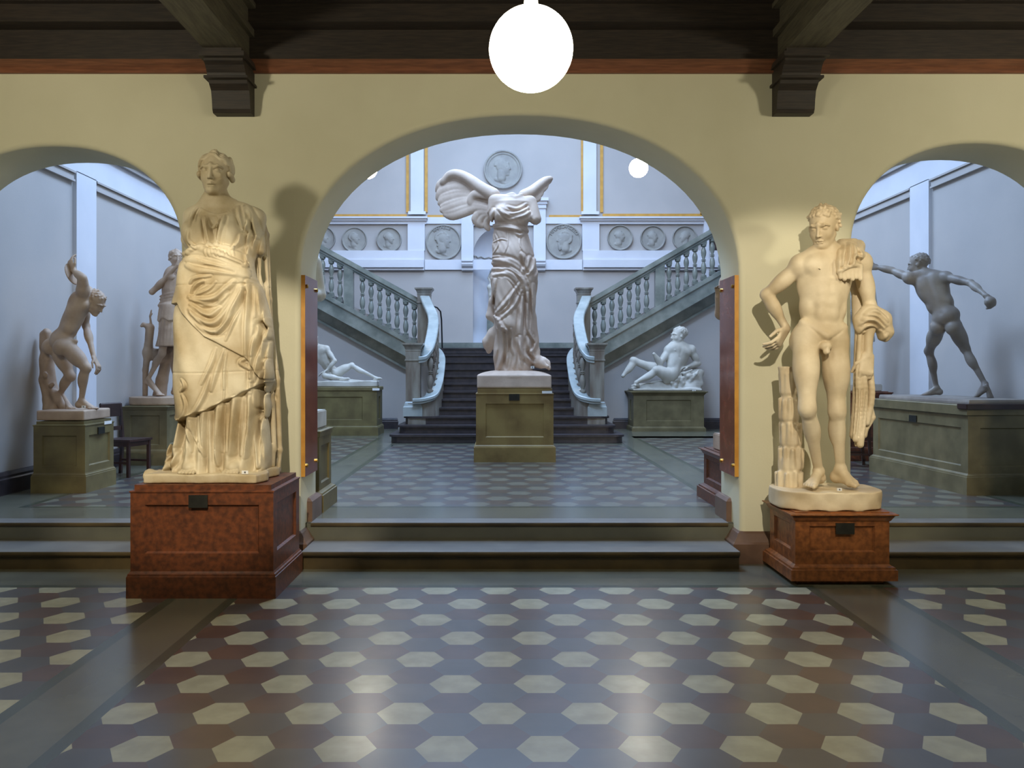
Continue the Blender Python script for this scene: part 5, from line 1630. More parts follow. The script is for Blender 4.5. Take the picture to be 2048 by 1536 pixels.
# ---------------------------------------------------------------- the winged headless cast in the hall
def k5(x, y): return (840 + x / 3.2, 300 + y / 3.2)
def nike():
    Y = 12.5
    zp = Zp(748, 12.2)
    t = thing('statue', 'plaster cast of a headless winged victory in windblown drapery on a tall pedestal', 'statue', (.22, Y, Zp(778, 12.05)))
    v = Vol((-.35, 11.98, zp - .04), (.95, 12.98, Zp(372, Y) + .05), 0.0085)
    px = Y / F
    def row(py, pl, pr, hd, cy=0.0):
        xa, xb_ = Xp(pl, Y), Xp(pr, Y)
        return (Zp(py, Y), (xa + xb_) / 2, Y + cy, (xb_ - xa) / 2, hd)
    v.loft([row(752, 990, 1064, .24), row(728, 988, 1066, .26), row(700, 986, 1068, .26), row(670, 992, 1066, .25), row(640, 990, 1062, .25), row(610, 988, 1064, .25), row(575, 986, 1068, .25), row(545, 984, 1070, .25), row(520, 985, 1071, .24), row(495, 984, 1064, .21), row(470, 986, 1057, .19), row(450, 988, 1056, .19),
            row(425, 984, 1060, .20), row(405, 988, 1060, .19, .02), row(397, 1000, 1052, .13, .03)], pw=2.1)
    # shoulders, broken neck, arm stumps
    v.cone(W(1003, 405, Y), W(1050, 409, Y), .12, .11, .05); v.cone(W(1024, 403, Y), W(1024, 394, Y - .02), .10, .072, .04)
    v.path([W(1003, 396, Y), W(1018, 392, Y - .03), W(1030, 397, Y - .09), W(1042, 391, Y - .04)], .035, .02)
    v.cone(W(1060, 405, Y), W(1071, 438, Y - .08), .10, .085, .04)
    v.cone(W(990, 402, Y), W(985, 425, Y), .10, .08, .05)
    v.ell(W(1003, 428, Y - .14), (.13, .11, .12), None, .05); v.ell(W(1044, 432, Y - .14), (.13, .11, .12), None, .05)
    v.ell(W(1022, 510, Y - .10), (.22, .15, .22), None, .08)
    # striding legs under the cloth
    v.cone(W(1008, 560, Y - .10), W(1012, 650, Y - .20), .19, .13, .1); v.cone(W(1012, 650, Y - .2), W(1022, 738, Y - .02), .13, .10, .08)
    v.cone(W(1052, 550, Y), W(1052, 640, Y + .08), .16, .12, .1)
    def D(P, r, op='add'):
        if op == 'add': v.relief([k5(*p) for p in P], r * 1.15, r * 1.15)
        else: v.relief([k5(*p) for p in P], r * 1.1, -r * 1.4, 0)
    # ridges
    for P, r in (([(500, 375), (560, 410), (640, 400), (690, 370)], .022), ([(520, 395), (580, 435), (660, 420), (700, 395)], .022), ([(560, 360), (620, 375), (680, 345)], .018), ([(470, 380), (455, 430), (460, 470)], .024),
                 ([(450, 480), (520, 485), (600, 500), (690, 515)], .026), ([(470, 500), (560, 500), (650, 520)], .014), ([(600, 520), (640, 545), (660, 530)], .018),
                 ([(520, 400), (560, 440), (640, 450)], .014), ([(455, 690), (520, 700), (600, 720), (660, 770)], .030), ([(455, 720), (540, 730), (620, 770), (680, 850)], .032), ([(460, 760), (540, 760), (620, 800), (670, 880), (690, 960)], .028), ([(470, 800), (560, 790), (620, 840), (660, 920)], .022),
                 ([(700, 690), (690, 740), (660, 780)], .030), ([(735, 700), (720, 760), (690, 790)], .030), ([(650, 660), (670, 700), (660, 760)], .022),
                 ([(480, 830), (465, 920), (445, 1040)], .022), ([(640, 850), (560, 960), (470, 1060)], .020), ([(650, 900), (600, 1000), (500, 1090)], .018), ([(660, 930), (650, 1040), (640, 1200), (650, 1330)], .026), ([(690, 920), (690, 1050), (700, 1160), (730, 1220)], .026), ([(725, 860), (720, 1000), (715, 1120), (735, 1190)], .024),
                 ([(600, 900), (560, 1000), (500, 1050)], .014), ([(450, 1060), (490, 1080), (520, 1130), (560, 1160)], .024), ([(520, 1140), (530, 1240), (520, 1330), (500, 1395)], .026), ([(580, 1150), (590, 1260), (610, 1320), (600, 1390)], .022), ([(640, 1200), (660, 1300), (720, 1360), (800, 1385)], .028), ([(690, 1200), (710, 1290), (760, 1360)], .024), ([(550, 1150), (560, 1280), (550, 1390)], .018),
                 ([(620, 1210), (640, 1300), (645, 1395)], .024), ([(730, 1190), (735, 1260), (700, 1300)], .020), ([(470, 590), (520, 570), (560, 580)], .010), ([(480, 540), (500, 600), (470, 660)], .012), ([(560, 520), (560, 600), (540, 660)], .010), ([(640, 540), (640, 600), (660, 650)], .010)):
        D(P, r)
    for P, r in (([(455, 690), (520, 688), (560, 692)], .014), ([(480, 745), (560, 748), (640, 800)], .014), ([(640, 690), (680, 770), (700, 785)], .022), ([(560, 830), (600, 880), (640, 950)], .012), ([(670, 880), (670, 1000), (665, 1150)], .020), ([(705, 900), (705, 1040), (700, 1150)], .016), ([(560, 1320), (580, 1200), (570, 1150)], .018), ([(540, 1310), (545, 1370), (550, 1400)], .022),
                 ([(625, 1250), (640, 1340), (650, 1395)], .018), ([(665, 1280), (690, 1350), (740, 1385)], .018), ([(500, 1060), (560, 1010), (610, 940)], .012), ([(540, 420), (600, 445), (680, 430)], .012), ([(470, 860), (470, 950), (490, 1040)], .014)):
        D(P, r, op='sub')
    v.cone(W(*k5(690, 1080), Y + .06), W(*k5(715, 1290), Y + .04), .13, .12, .05)
    # flying tail of the mantle at the lower left, trailing foot and cloth at the right
    v.path([W(*k5(520, 1150), Y + .1), W(*k5(480, 1190), Y + .2), W(*k5(440, 1230), Y + .25), W(*k5(440, 1280), Y + .25)], [.12, .12, .09, .05], .05)
    v.ell(W(*k5(475, 1225), Y + .22), (.13, .10, .11), None, .05)
    v.path([W(*k5(500, 900), Y + .12), W(*k5(470, 980), Y + .14), W(*k5(450, 1060), Y + .14), W(*k5(520, 1120), Y + .10)], [.06, .07, .06, .05], .04)
    v.path([W(*k5(700, 1300), Y + .05), W(*k5(760, 1360), Y - .02), W(*k5(810, 1385), Y - .08)], [.10, .08, .035], .04)
    v.path([W(*k5(760, 1345), Y + .10), W(*k5(800, 1365), Y + .04), W(*k5(825, 1395), Y)], [.08, .07, .03], .03)
    v.disp(lambda X, Yy, Z: .005 * np.sin(X * 55 + 6 * np.sin(Z * 5)) * np.sin(Z * 3 + X * 4) * (Z < Zp(560, Y)) + .0022 * np.sin(X * 80 + Z * 40) * (Z > Zp(560, Y)) * (Z < Zp(440, Y)))
    v.F[:, :, v.ax[2] < zp - .01] = .1
    v.mesh('figure', M['plaster_pink'], t, 1)
    # wings: layered feathers swept back
    def wing(name, top, feathers, cover, vol):
        v = Vol(*vol, 0.010)
        for P, r in top: v.path(catmull([W(*k5(x, y), Y + d) for x, y, d in P], 5), list(np.interp(np.linspace(0, 1, 5 * (len(P) - 1) + 1), np.linspace(0, 1, len(r)), r)), .03)
        mids = []
        for (P, r, fl), (P2, r2, fl2) in zip(feathers, feathers[1:]):
            if len(P) == len(P2) == 5: mids.append(([tuple((a + b) / 2 + (0, 0, -.012)[i] for i, (a, b) in enumerate(zip(p, q))) for p, q in zip(P, P2)], (r + r2) / 2 * .6, .55))
        for P, r, fl in feathers + mids:
            C_ = catmull([W(*k5(x, y), Y + d) for x, y, d in P], 4)
            R = np.interp(np.linspace(0, 1, len(C_)), [0, .3, .8, 1], [r * .5, r * .88, r * .88, r * .45])
            for i in range(len(C_) - 1): v.cone(C_[i], C_[i + 1], R[i], R[i + 1], .006, flat=fl, fdir=(.2, 1, 0))
        for P, r in cover:
            v.path([W(*k5(x, y), Y + d) for x, y, d in P], r, .008, 'sub')
        v.mesh(name, M['plaster_pink'], t, 1)
    top = [([(470, 290, .06), (400, 250, .12), (310, 185, .22), (240, 155, .30), (190, 165, .36), (150, 210, .40)], [.10, .085, .07, .06, .06, .05])]
    fe = []
    fe.append(([(430, 300, .14), (330, 225, .24), (230, 185, .34), (150, 215, .42), (115, 260, .46)], .10, .5))
    fe.append(([(430, 320, .12), (330, 260, .22), (240, 240, .31), (150, 270, .39), (118, 310, .42)], .10, .45))
    fe.append(([(430, 340, .10), (340, 300, .20), (260, 295, .28), (170, 320, .35), (130, 340, .38)], .10, .45))
    fe.append(([(430, 360, .08), (350, 335, .17), (270, 345, .25), (190, 375, .31), (142, 385, .35)], .095, .45))
    fe.append(([(430, 380, .06), (360, 370, .15), (290, 395, .22), (215, 418, .28), (160, 412, .32)], .085, .45))
    fe.append(([(440, 400, .05), (390, 400, .12), (355, 440, .16), (385, 490, .17)], .070, .5))
    fe.append(([(450, 410, .04), (410, 420, .10), (385, 460, .14), (400, 490, .14)], .060, .5))
    fe.append(([(460, 420, .03), (435, 440, .08), (425, 480, .11), (440, 510, .11)], .055, .5))
    fe.append(([(420, 300, .05), (360, 280, .12), (330, 310, .16), (330, 360, .17)], .07, .5))
    cov = [([(125, 345, .22), (200, 345, .19), (270, 300, .14)], .022), ([(150, 400, .20), (230, 385, .14), (300, 340, .09)], .02), ([(150, 235, .30), (220, 215, .24), (290, 220, .17)], .018), ([(330, 400, .06), (380, 370, .03), (430, 350, .0)], .016), ([(360, 390, .10), (375, 430, .09), (385, 470, .09)], .014)]
    wing('wing', top, fe, cov, ((-1.02, 12.45, Zp(475, Y) - .1), (.26, 13.05, Zp(335, Y) + .05)))
    top = [([(660, 290, .06), (710, 265, .16), (760, 225, .28), (800, 195, .40), (838, 183, .50)], [.07, .065, .055, .045, .03])]
    fe = [([(690, 300, .12), (730, 270, .22), (780, 225, .36), (835, 200, .52)], .055, .5), ([(690, 310, .12), (735, 285, .22), (780, 255, .33), (815, 225, .46)], .055, .5),
          ([(700, 310, .12), (735, 305, .2), (765, 285, .28), (780, 260, .36)], .055, .5), ([(700, 315, .10), (725, 325, .16), (750, 315, .22), (765, 300, .26)], .05, .5)]
    wing('wing', top, fe, [], ((.22, 12.3, Zp(415, Y)), (.90, 13.15, Zp(345, Y) + .08)))
    # square plinth block and rounded ground
    v = Vol((-.45, 12.02, Zp(778, 12.05) - .03), (.87, 13.02, zp + .10), 0.011)
    x0, x1 = Xp(954, 12.08), Xp(1103, 12.08)
    v.boxp((x0, 12.08, Zp(778, 12.05) + .012), (x1, 12.94, Zp(750, 12.08)), .01, .01)
    v.ell(((x0 + x1) / 2, 12.5, Zp(750, 12.08) - .02), (.53, .42, .10), None, .02)
    v.F[:, :, v.ax[2] < Zp(778, 12.05) + .010] = .1
    v.mesh('plinth', M['plaster_pink'], t, 1)
    paper_note(t, W(1065, 737, 12.15), .05, .035)
    o = box('paper_sign', Xp(1084, 12.02), Xp(1104, 12.02), 12.012, 12.02, Zp(787, 12.02), Zp(782, 12.02), M['paper'])
    tag(o, 'small white paper sign on the upper right edge of the central pedestal', 'sign')
nike()

# ---------------------------------------------------------------- casts further back in the hall
def discobolus():
    Y = 9.40
    zt = Zp(818, Y)
    t = thing('statue', 'pinkish plaster cast of a stooping nude discus thrower on a tree stump, left wall', 'statue', (Xp(148, Y), Y, 1.046), 'nude athletes in the side bays')
    v = Vol((-5.16, 8.90, zt - .08), (-4.25, 9.90, Zp(515, Y) + .06), 0.0075)
    u = .262
    w = lambda x, y, d=0: W(x, y, Y + d)
    J = dict(neck=w(172, 585, .02), pelvis=w(122, 682, 0), shR=w(166, 580, -.13), shL=w(166, 597, .17), hipR=w(134, 694, -.09), hipL=w(112, 692, .08),
             head=w(191, 606, .03), elR=w(165, 556, -.20), wrR=w(146, 541, -.10), elL=w(172, 652, .22), wrL=w(188, 716, .06),
             knR=w(171, 735, -.10), anR=w(163, 800, -.02), knL=w(140, 752, .06), anL=w(121, 786, .14))
    body(v, J, u, 'm', face=(.75, -.15, -.62), headup=(.5, -.1, .7), hair='short',
         hands=dict(R=(nrm((-.35, .1, .9)), (-.6, .8, 0), (.5, -.4, 0), .7), L=(nrm((.5, -.1, -.85)), (-.7, .5, -.4), (0, -1, 0), .5)),
         feet=dict(R=(w(193, 818, -.03), (-1, .3, 0), .25), L=(w(146, 818, .05), (1, 0, 0), .24, .05)))
    v.F[:, :, v.ax[2] < zt - .012] = .1
    v.mesh('figure', M['plaster_brown'], t, 1)
    # discus, seen almost edge on
    v = Vol((-4.92, 9.02, Zp(600, Y)), (-4.5, 9.62, Zp(515, Y) + .05), 0.007)
    c = w(145, 548, -.06)
    ax = nrm((1, -.12, .32)); l_ = nrm(np.cross(ax, (0, 1, 0)))
    v.ell(c, (.018, .125, .125), (ax, nrm(np.cross(ax, l_)), l_), .004)
    v.mesh('discus', M['plaster_brown'], t, 0)
    # tree stump
    v = Vol((-5.17, 9.2, zt - .03), (-4.7, 9.85, Zp(655, Y) + .04), 0.009)
    v.path([w(110, 828, .16), w(104, 800, .18), w(96, 760, .20), w(94, 715, .2), w(92, 668, .2)], [.13, .10, .085, .075, .06], .02)
    v.path([w(112, 790, .13), w(125, 812, .08), w(140, 824, .06)], [.06, .045, .03], .03)
    v.path([w(92, 700, .18), w(104, 690, .12)], [.05, .04], .02)
    for x, y in ((98, 735), (104, 770), (92, 750), (108, 700)): v.ell(w(x, y, .10), (.03, .02, .035), None, .02)
    v.disp(lambda X, Yy, Z: .006 * np.sin(X * 60 + 4 * np.sin(Z * 9)))
    v.F[:, :, v.ax[2] < zt - .012] = .1
    v.mesh('tree_stump', M['plaster_brown'], t, 1)
    v = Vol((-5.13, 9.02, 1.02), (-4.32, 9.83, zt + .03), 0.011)
    v.boxp((-4.93, 9.10, 1.046), (-4.42, 9.72, zt), .01, .01)
    v.F[:, :, v.ax[2] < 1.045] = .1
    v.mesh('plinth', M['plaster_brown'], t, 1)
    paper_note(t, W(167, 816, 9.2), .04, .025)
    o = box('paper_sign', -4.384, -4.378, 9.48, 9.66, .985, 1.02, M['paper'])
    tag(o, 'small white paper sign on the discus thrower pedestal edge', 'sign')
discobolus()

def swordsman():
    Y = 9.95
    zt = 1.275
    t = thing('statue', 'dark grey plaster cast of a nude striding warrior seen from behind, right wall', 'statue', (Xp(1900, Y), Y, 1.226), 'nude athletes in the side bays')
    v = Vol((4.10, 8.9, zt - .06), (5.95, 11.15, Zp(510, Y) + .1), 0.0095)
    u = .260
    w = lambda x, y, d=0: W(x, y, Y + d)
    J = dict(neck=w(1853, 550, .12), pelvis=w(1893, 636, -.05), shL=w(1818, 556, .16), shR=w(1893, 555, -.06), hipL=w(1878, 652, .05), hipR=w(1908, 652, -.08),
             head=w(1836, 530, .20), elL=w(1784, 541, .38), wrL=w(1752, 534, .50), elR=w(1941, 566, -.38), wrR=w(1973, 592, -.66),
             knL=w(1858, 702, .40), anL=W(1873, 775, 10.38), knR=w(1930, 697, -.12), anR=W(1970, 768, 9.66))
    body(v, J, u, 'm', face=(-.8, .55, .05), headup=(-.1, .05, 1), hair='short',
         hands=dict(R=(nrm((.6, .1, -.7)), (-.5, .5, -.6), (.3, -.8, 0), 1.9, .0, True, 1.2), L=(nrm((-1, .4, .1)), (0, -.5, -1), (0, .3, 1), .9, .02, True)),
         feet=dict(L=(W(1841, 791.5, 10.42), (.4, -.9, 0), .26), R=(W(1944, 795, 9.77), (-.5, .8, 0), .25, None, (.25, 0, 1))), )
    v.ell(W(1980, 604, 9.25), (.058, .06, .055), None, .03)
    v.F[:, :, v.ax[2] < zt - .0] = .1
    v.mesh('figure', M['plaster_grey'], t, 1)
    v = Vol((5.3, 9.35, zt - .03), (5.7, 9.9, zt + .2), 0.008)
    v.path([W(1981, 796, 9.62), W(1977, 782, 9.62), W(1973, 771, 9.62)], [.035, .025, .022], .01)
    v.F[:, :, v.ax[2] < zt] = .1
    v.mesh('heel_support', M['plaster_grey'], t, 1)
    bm = bmesh.new()
    rect_loft(bm, 4.87, 5.62, 8.98, 10.92, [(0, 1.227), (0, 1.25), (-.008, zt)])
    bmesh.ops.rotate(bm, verts=bm.verts, cent=(5.2, 9.9, 0), matrix=Matrix.Rotation(math.radians(2.5), 3, 'Z'))
    bmobj('plinth', bm, M['plaster_grey'], t)
swordsman()

def rest_youth():
    Y = 18.25
    zt = Zp(779, 18.1)
    t = thing('statue', 'pale plaster cast of a reclining nude youth with broken arm, right of the stair', 'statue', (Xp(1335, Y), Y, Zp(782, 17.95)), 'reclining casts beside the stair')
    v = Vol((2.45, 17.90, zt - .04), (4.50, 18.74, Zp(650, Y) + .05), 0.0125)
    u = .385
    w = lambda x, y, d=0: W(x, y, Y + d)
    J = dict(neck=w(1359, 692), pelvis=w(1346, 748, -.05), shL=w(1382, 700, .02), shR=w(1337, 701, -.05), hipL=w(1344, 751, .12), hipR=w(1343, 753, -.14),
             head=w(1357, 672, -.02), elR=w(1320, 727, -.16), wrR=w(1308, 708, -.22), elL=w(1396, 727, .06), wrL=w(1377, 733, -.06),
             knL=w(1268, 722, .06), anL=w(1246, 752, -.02), knR=w(1313, 741, -.22), anR=w(1272, 765, -.22))
    body(v, J, u, 'm', face=(-.96, -.28, 0), headup=(0, 0, 1), hair='short', feet=dict(R=(w(1264, 772, -.25), (.2, 1, 0), .28)), hands=dict(L=(nrm((-1, -.2, -.2)), (0, 0, -1), (0, -1, 0), .6)))
    v.F[:, :, v.ax[2] < zt - .0] = .1
    v.mesh('figure', M['plaster_white'], t, 1)
    v = Vol((2.7, 17.92, Zp(785, 17.95)), (4.45, 18.76, Zp(715, Y)), 0.0125)
    zb_ = Zp(782, 17.95) + .003
    v.boxp((Xp(1266, 18.0), 17.98, zb_), (Xp(1404, 18.0), 18.70, zt + .02), .01, .02)
    for x, y, r, d in ((1275, 774, .09, -.05), (1295, 772, .10, -.1), (1315, 769, .11, -.05), (1335, 768, .12, 0), (1352, 766, .13, -.05), (1368, 762, .16, .02), (1384, 756, .18, .05), (1392, 745, .15, .12), (1396, 768, .10, .0), (1380, 770, .12, -.12)):
        v.ell(w(x, y, d), (r * 1.15, r, r * .7), None, .12)
    v.path([w(1272, 776, .0), w(1320, 773, .05), w(1360, 768, .08)], [.05, .09, .14], .10)
    for i in range(14):
        a = i * 2.4; x = 1345 + 3.2 * i; y = 772 - (i % 5) * 4 - i * .8
        v.path([w(x, y + 6, -.18 + .01 * (i % 3)), w(x + 6 * math.cos(a), y - 2, -.2), w(x + 10, y - 9, -.12)], [.026, .03, .018], .03)
    v.F[:, :, v.ax[2] < zb_] = .1
    v.mesh('rock', M['plaster_white'], t, 1)
    paper_note(t, W(1388, 782.5, 17.96), .07, .03)
rest_youth()

def fallen_warrior():
    Y = 17.2
    zt = Zp(762, 17.0)
    t = thing('statue', 'pale plaster cast of a wounded warrior leaning on the ground, left of the stair', 'statue', (Xp(680, Y), Y, 1.246), 'reclining casts beside the stair')
    v = Vol((-4.45, 16.80, zt - .04), (-2.20, 17.66, Zp(680, Y) + .1), 0.0125)
    u = .235
    w = lambda x, y, d=0: W(x, y, Y + d)
    J = dict(neck=w(634, 695), pelvis=w(666, 745, .05), shL=w(653, 698, -.04), shR=w(617, 702, .05), hipL=w(672, 746, -.08), hipR=w(666, 750, .14),
             head=w(627, 682, -.08), elL=w(670, 722, -.16), wrL=w(653, 741, -.20), elR=w(602, 728, .12), wrR=w(596, 757, .0),
             knL=w(703, 731, -.02), anL=w(752, 756, -.10), knR=w(650, 752, -.24), anR=w(684, 757, -.24))
    body(v, J, u * 1.12, 'm', face=(.3, -.7, -.65), headup=(.1, -.3, .9), hair='short', feet=dict(L=(w(765, 758, -.12), (0, -1, 0), .24), R=(w(701, 758, -.24), (0, -1, 0), .22)),
         hands=dict(L=(nrm((-.8, -.2, -.4)), (0, 0, -1), (0, -1, 0), .3), R=(nrm((-.6, -.5, -.1)), (0, 0, -1), (1, 0, 0), .2)))
    v.F[:, :, v.ax[2] < zt - .0] = .1
    v.mesh('figure', M['plaster_white'], t, 1)
    v = Vol((-4.5, 16.80, 1.22), (-2.3, 17.62, zt + .06), 0.0125)
    g = v.sub(v.lo, v.lo + v.h * v.n); sl, X, Yy, Z = g
    q = (np.abs((X + 3.42) / .98) ** 4 + np.abs((Yy - 17.2) / .36) ** 4) ** .25
    v.F[:] = np.maximum((q - 1) * .35, np.maximum(1.247 - Z, Z - zt - .01 * np.sin(X * 9) * np.sin(Yy * 12)))
    v.cone(w(700, 761, -.1), w(742, 764, -.12), .03, .02, .01)
    v.mesh('plinth', M['plaster_white'], t, 1)
    o = box('paper_sign', Xp(745, 16.8), Xp(759, 16.8), 16.79, 16.798, Zp(781, 16.8), Zp(776.5, 16.8), M['paper'])
    tag(o, 'small white paper sign on the pedestal of the wounded warrior', 'sign')
fallen_warrior()

def huntress():
    Y = 12.05
    zt = Zp(793, 12.0)
    t = thing('statue', 'grey-white plaster cast of a huntress in short tunic with a deer, half hidden', 'statue', (Xp(330, Y), Y, 1.101), 'draped casts along the side walls')
    v = Vol((-5.18, 11.6, zt - .05), (-4.1, 12.5, Zp(498, Y) + .06), 0.0095)
    u = .255
    w = lambda x, y, d=0: W(x, y, Y + d)
    J = dict(neck=w(355, 535, .0), pelvis=w(345, 618), shL=w(372, 548, .05), shR=w(341, 552, -.06), hipL=w(354, 630, .05), hipR=w(337, 632, -.06),
             head=w(352, 516), elR=w(304, 584, -.10), wrR=w(356, 530, -.16), elL=w(388, 590, .05), wrL=w(380, 640, .0),
             knR=w(324, 706, -.14), anR=w(297, 757, -.05), knL=w(352, 710, .02), anL=w(349, 778, .10))
    body(v, J, u, 'f', face=(.55, -.8, 0), headup=(0, 0, 1), hair='parted', hands=dict(L=(nrm((-.2, -.2, -1)), (-.9, 0, 0), (0, -1, 0), .5), R=(nrm((.6, .1, .6)), (0, 1, 0), (0, 0, 1), .6)),
         feet=dict(R=(w(325, 791, -.18), (1, 0, 0), .24), L=(w(368, 789, -.06), (-1, 0, 0), .24)))
    v.F[:, :, v.ax[2] < zt - .0] = .1
    v.mesh('figure', M['plaster_brown'], t, 1)
    v = Vol((-4.95, 11.65, Zp(695, Y) - .05), (-4.2, 12.45, Zp(540, Y)), 0.0095)
    def row(py, pl, pr, hd): 
        a, b = Xp(pl, Y), Xp(pr, Y); return (Zp(py, Y), (a + b) / 2, Y, (b - a) / 2, hd)
    v.loft([row(693, 313, 378, .24), row(680, 317, 376, .24), row(660, 321, 372, .23), row(640, 325, 370, .21), row(615, 327, 367, .19), row(600, 326, 367, .17), row(580, 325, 370, .17), row(560, 332, 374, .15), row(550, 340, 370, .12)])
    for y, r in ((587, .02), (593, .024), (599, .022), (605, .018)): v.drape([(316 + 4, y + 6), (340, y), (372, y - 4)], r, .01)
    for x in range(318, 372, 6): v.drape([(x + 6, 610), (x + 2, 640), (x - 3 + (x % 4), 690)], .017, .008)
    for x in range(322, 372, 9): v.drape([(x, 545 + abs(x - 350) * .3), (x, 582)], .012, .008)
    v.disp(lambda X, Yy, Z: .022 * (np.clip((Z - Zp(642, Y) + .02 * np.sin(X * 30)) / .012, 0, 1) * np.clip((Zp(606, Y) - Z) / .03, 0, 1)))
    v.mesh('tunic', M['plaster_brown'], t, 1)
    # small deer beside her and the tree behind
    v = Vol((-5.18, 11.6, zt - .05), (-4.45, 12.5, Zp(612, Y)), 0.0095)
    v.path([w(300, 655, -.02), w(297, 690, -.02), w(291, 740, -.02), w(290, 800, .02)], [.06, .055, .04, .035], .02)
    v.cone(w(318, 712, .08), w(296, 705, .0), .09, .075, .05); v.cone(w(335, 715, .15), w(318, 712, .08), .10, .09, .05)
    v.cone(w(300, 655, -.02), w(287, 649, -.06), .05, .028, .02); v.cone(w(287, 649, -.06), w(283, 652, -.08), .03, .02, .01)
    for s, d in ((0, -.04), (1, .04)): v.path([w(302, 648, d), w(300, 632, d * 1.4), w(303, 620, d * 1.6)], [.018, .013, .010], .008); v.path([w(300, 634, d * 1.4), w(305, 627, d * 1.4)], [.010, .008], .006)
    v.path([w(318, 800, .12), w(324, 760, .14), w(338, 700, .18)], [.10, .08, .07], .03)
    v.F[:, :, v.ax[2] < zt] = .1
    v.mesh('deer', M['plaster_brown'], t, 1)
    v = Vol((-5.16, 11.65, 1.08), (-4.2, 12.5, zt + .04), 0.011)
    g = v.sub(v.lo, v.lo + v.h * v.n); sl, X, Yy, Z = g
    q = (np.abs((X + 4.80) / .37) ** 2.6 + np.abs((Yy - 12.06) / .36) ** 2.6) ** (1 / 2.6)
    v.F[:] = np.maximum((q - 1) * .35, np.maximum(1.102 - Z, Z - zt))
    v.mesh('plinth', M['plaster_brown'], t, 1)
huntress()

def robed(label, cx, cy, z0, h, m, lean=0.0, reach=None, hair='short', face=(0, -1, 0), ph=.3):
    """a robed standing cast, mostly hidden behind the piers"""
    t = thing('statue', label, 'statue', (cx, cy, z0), 'draped casts along the side walls')
    u = h / 7.4
    zt = z0 + ph
    v = Vol((cx - .55, cy - .42, z0 - .01), (cx + .5, cy + .42, zt + h + .08), 0.0115)
    v.loft([(zt - .02, cx, cy, .24, .21), (zt + .3 * h, cx, cy, .215, .19), (zt + .5 * h, cx, cy, .22, .19), (zt + .62 * h, cx, cy, .18, .15), (zt + .74 * h, cx, cy, .23, .16), (zt + .82 * h, cx, cy, .20, .12), (zt + .855 * h, cx, cy, .10, .08)])
    v.disp(lambda X, Yy, Z: .010 * np.sin(X * 48 + 2.5 * np.sin(Z * 3)) + .004 * np.sin(Yy * 50))
    v.cone((cx, cy, zt + .82 * h), (cx, cy - .01, zt + .9 * h), .07, .06, .03)
    for s in (-1, 1):
        sh = np.array((cx + s * .21, cy, zt + .80 * h)); el = sh + [s * .06, .0, -.30]; wr = el + ([s * -.04, -.20, -.02] if not (reach and s == -1) else list(reach))
        v.cone(sh, el, .085, .065, .03); v.cone(el, wr, .06, .045, .02)
        hand(v, np.array(wr), nrm(np.array(wr) - el), (0, 0, -1), (-s, 0, .1), .17, .4)
    head(v, np.array((cx, cy - .02, zt + h - u * .5)), face, (0, 0, 1), u, hair, 3)
    for i in range(5):
        v.path([(cx - .18 + .05 * i, cy - .17, zt + .72 * h), (cx - .05 + .05 * i, cy - .21, zt + .5 * h), (cx + .12 + .02 * i, cy - .18, zt + .36 * h)], [.02, .025, .02], .015)
    v.F[:, :, v.ax[2] < zt - .02] = .1
    v.mesh('figure', m, t, 1)
    box('plinth', cx - .29, cx + .29, cy - .26, cy + .26, z0 + .001, zt, m, t, .01)
    return t
robed('robed plaster cast on a pale block, its base showing behind the left pier', -1.99, 8.14, 1.041, 1.75, M['plaster_white'], ph=.165)
robed('robed plaster cast mostly hidden behind the right pier and its marble plaque', 2.43, 8.35, .801, 1.85, M['plaster_brown'], reach=(-.05, -.12, .16), ph=.16, face=(-1, -.2, 0))
robed('robed white cast behind the nude youth at the right wall', 5.22, 12.6, 1.281, 1.75, M['plaster_white'], ph=.1)

def niche_figure():
    Y = YB + .18
    ncx = (xb(946) + xb(1067)) / 2
    t = thing('statue', 'small white cast standing on a dark pedestal in the wall niche behind the winged cast', 'statue', (ncx - .1, Y, ZL + .18))
    z0 = ZL + .18
    cx = Xp(996, Y)
    box('pedestal', cx - .27, cx + .27, Y - .25, Y + .17, z0 + .002, Zp(620, Y), M['marble_green'], t, .01)
    v = Vol((cx - .4, Y - .3, Zp(622, Y)), (cx + .4, Y + .28, Zp(508, Y)), 0.014)
    u = .20
    w = lambda x, y, d=0: W(x, y, Y + d)
    J = dict(neck=w(994, 541), pelvis=w(998, 579), shL=w(1006, 546), shR=w(983, 544), hipL=w(1003, 582), hipR=w(993, 582), head=w(993, 530), elR=w(977, 556, -.05), wrR=w(985, 571, -.1), elL=w(1011, 562), wrL=w(1008, 578, -.08), knR=w(990, 600, -.05), anR=w(991, 617), knL=w(1004, 600), anL=w(1004, 617))
    body(v, J, u * .85, 'm', face=(-.3, -1, 0), hair='short')
    v.path([w(985, 566, -.05), w(980, 575, -.06), w(981, 590, -.04), w(980, 600)], [.06, .07, .05, .04], .03)
    v.F[:, :, v.ax[2] < Zp(620, Y)] = .1
    v.mesh('figure', M['plaster_white'], t, 1)
niche_figure()

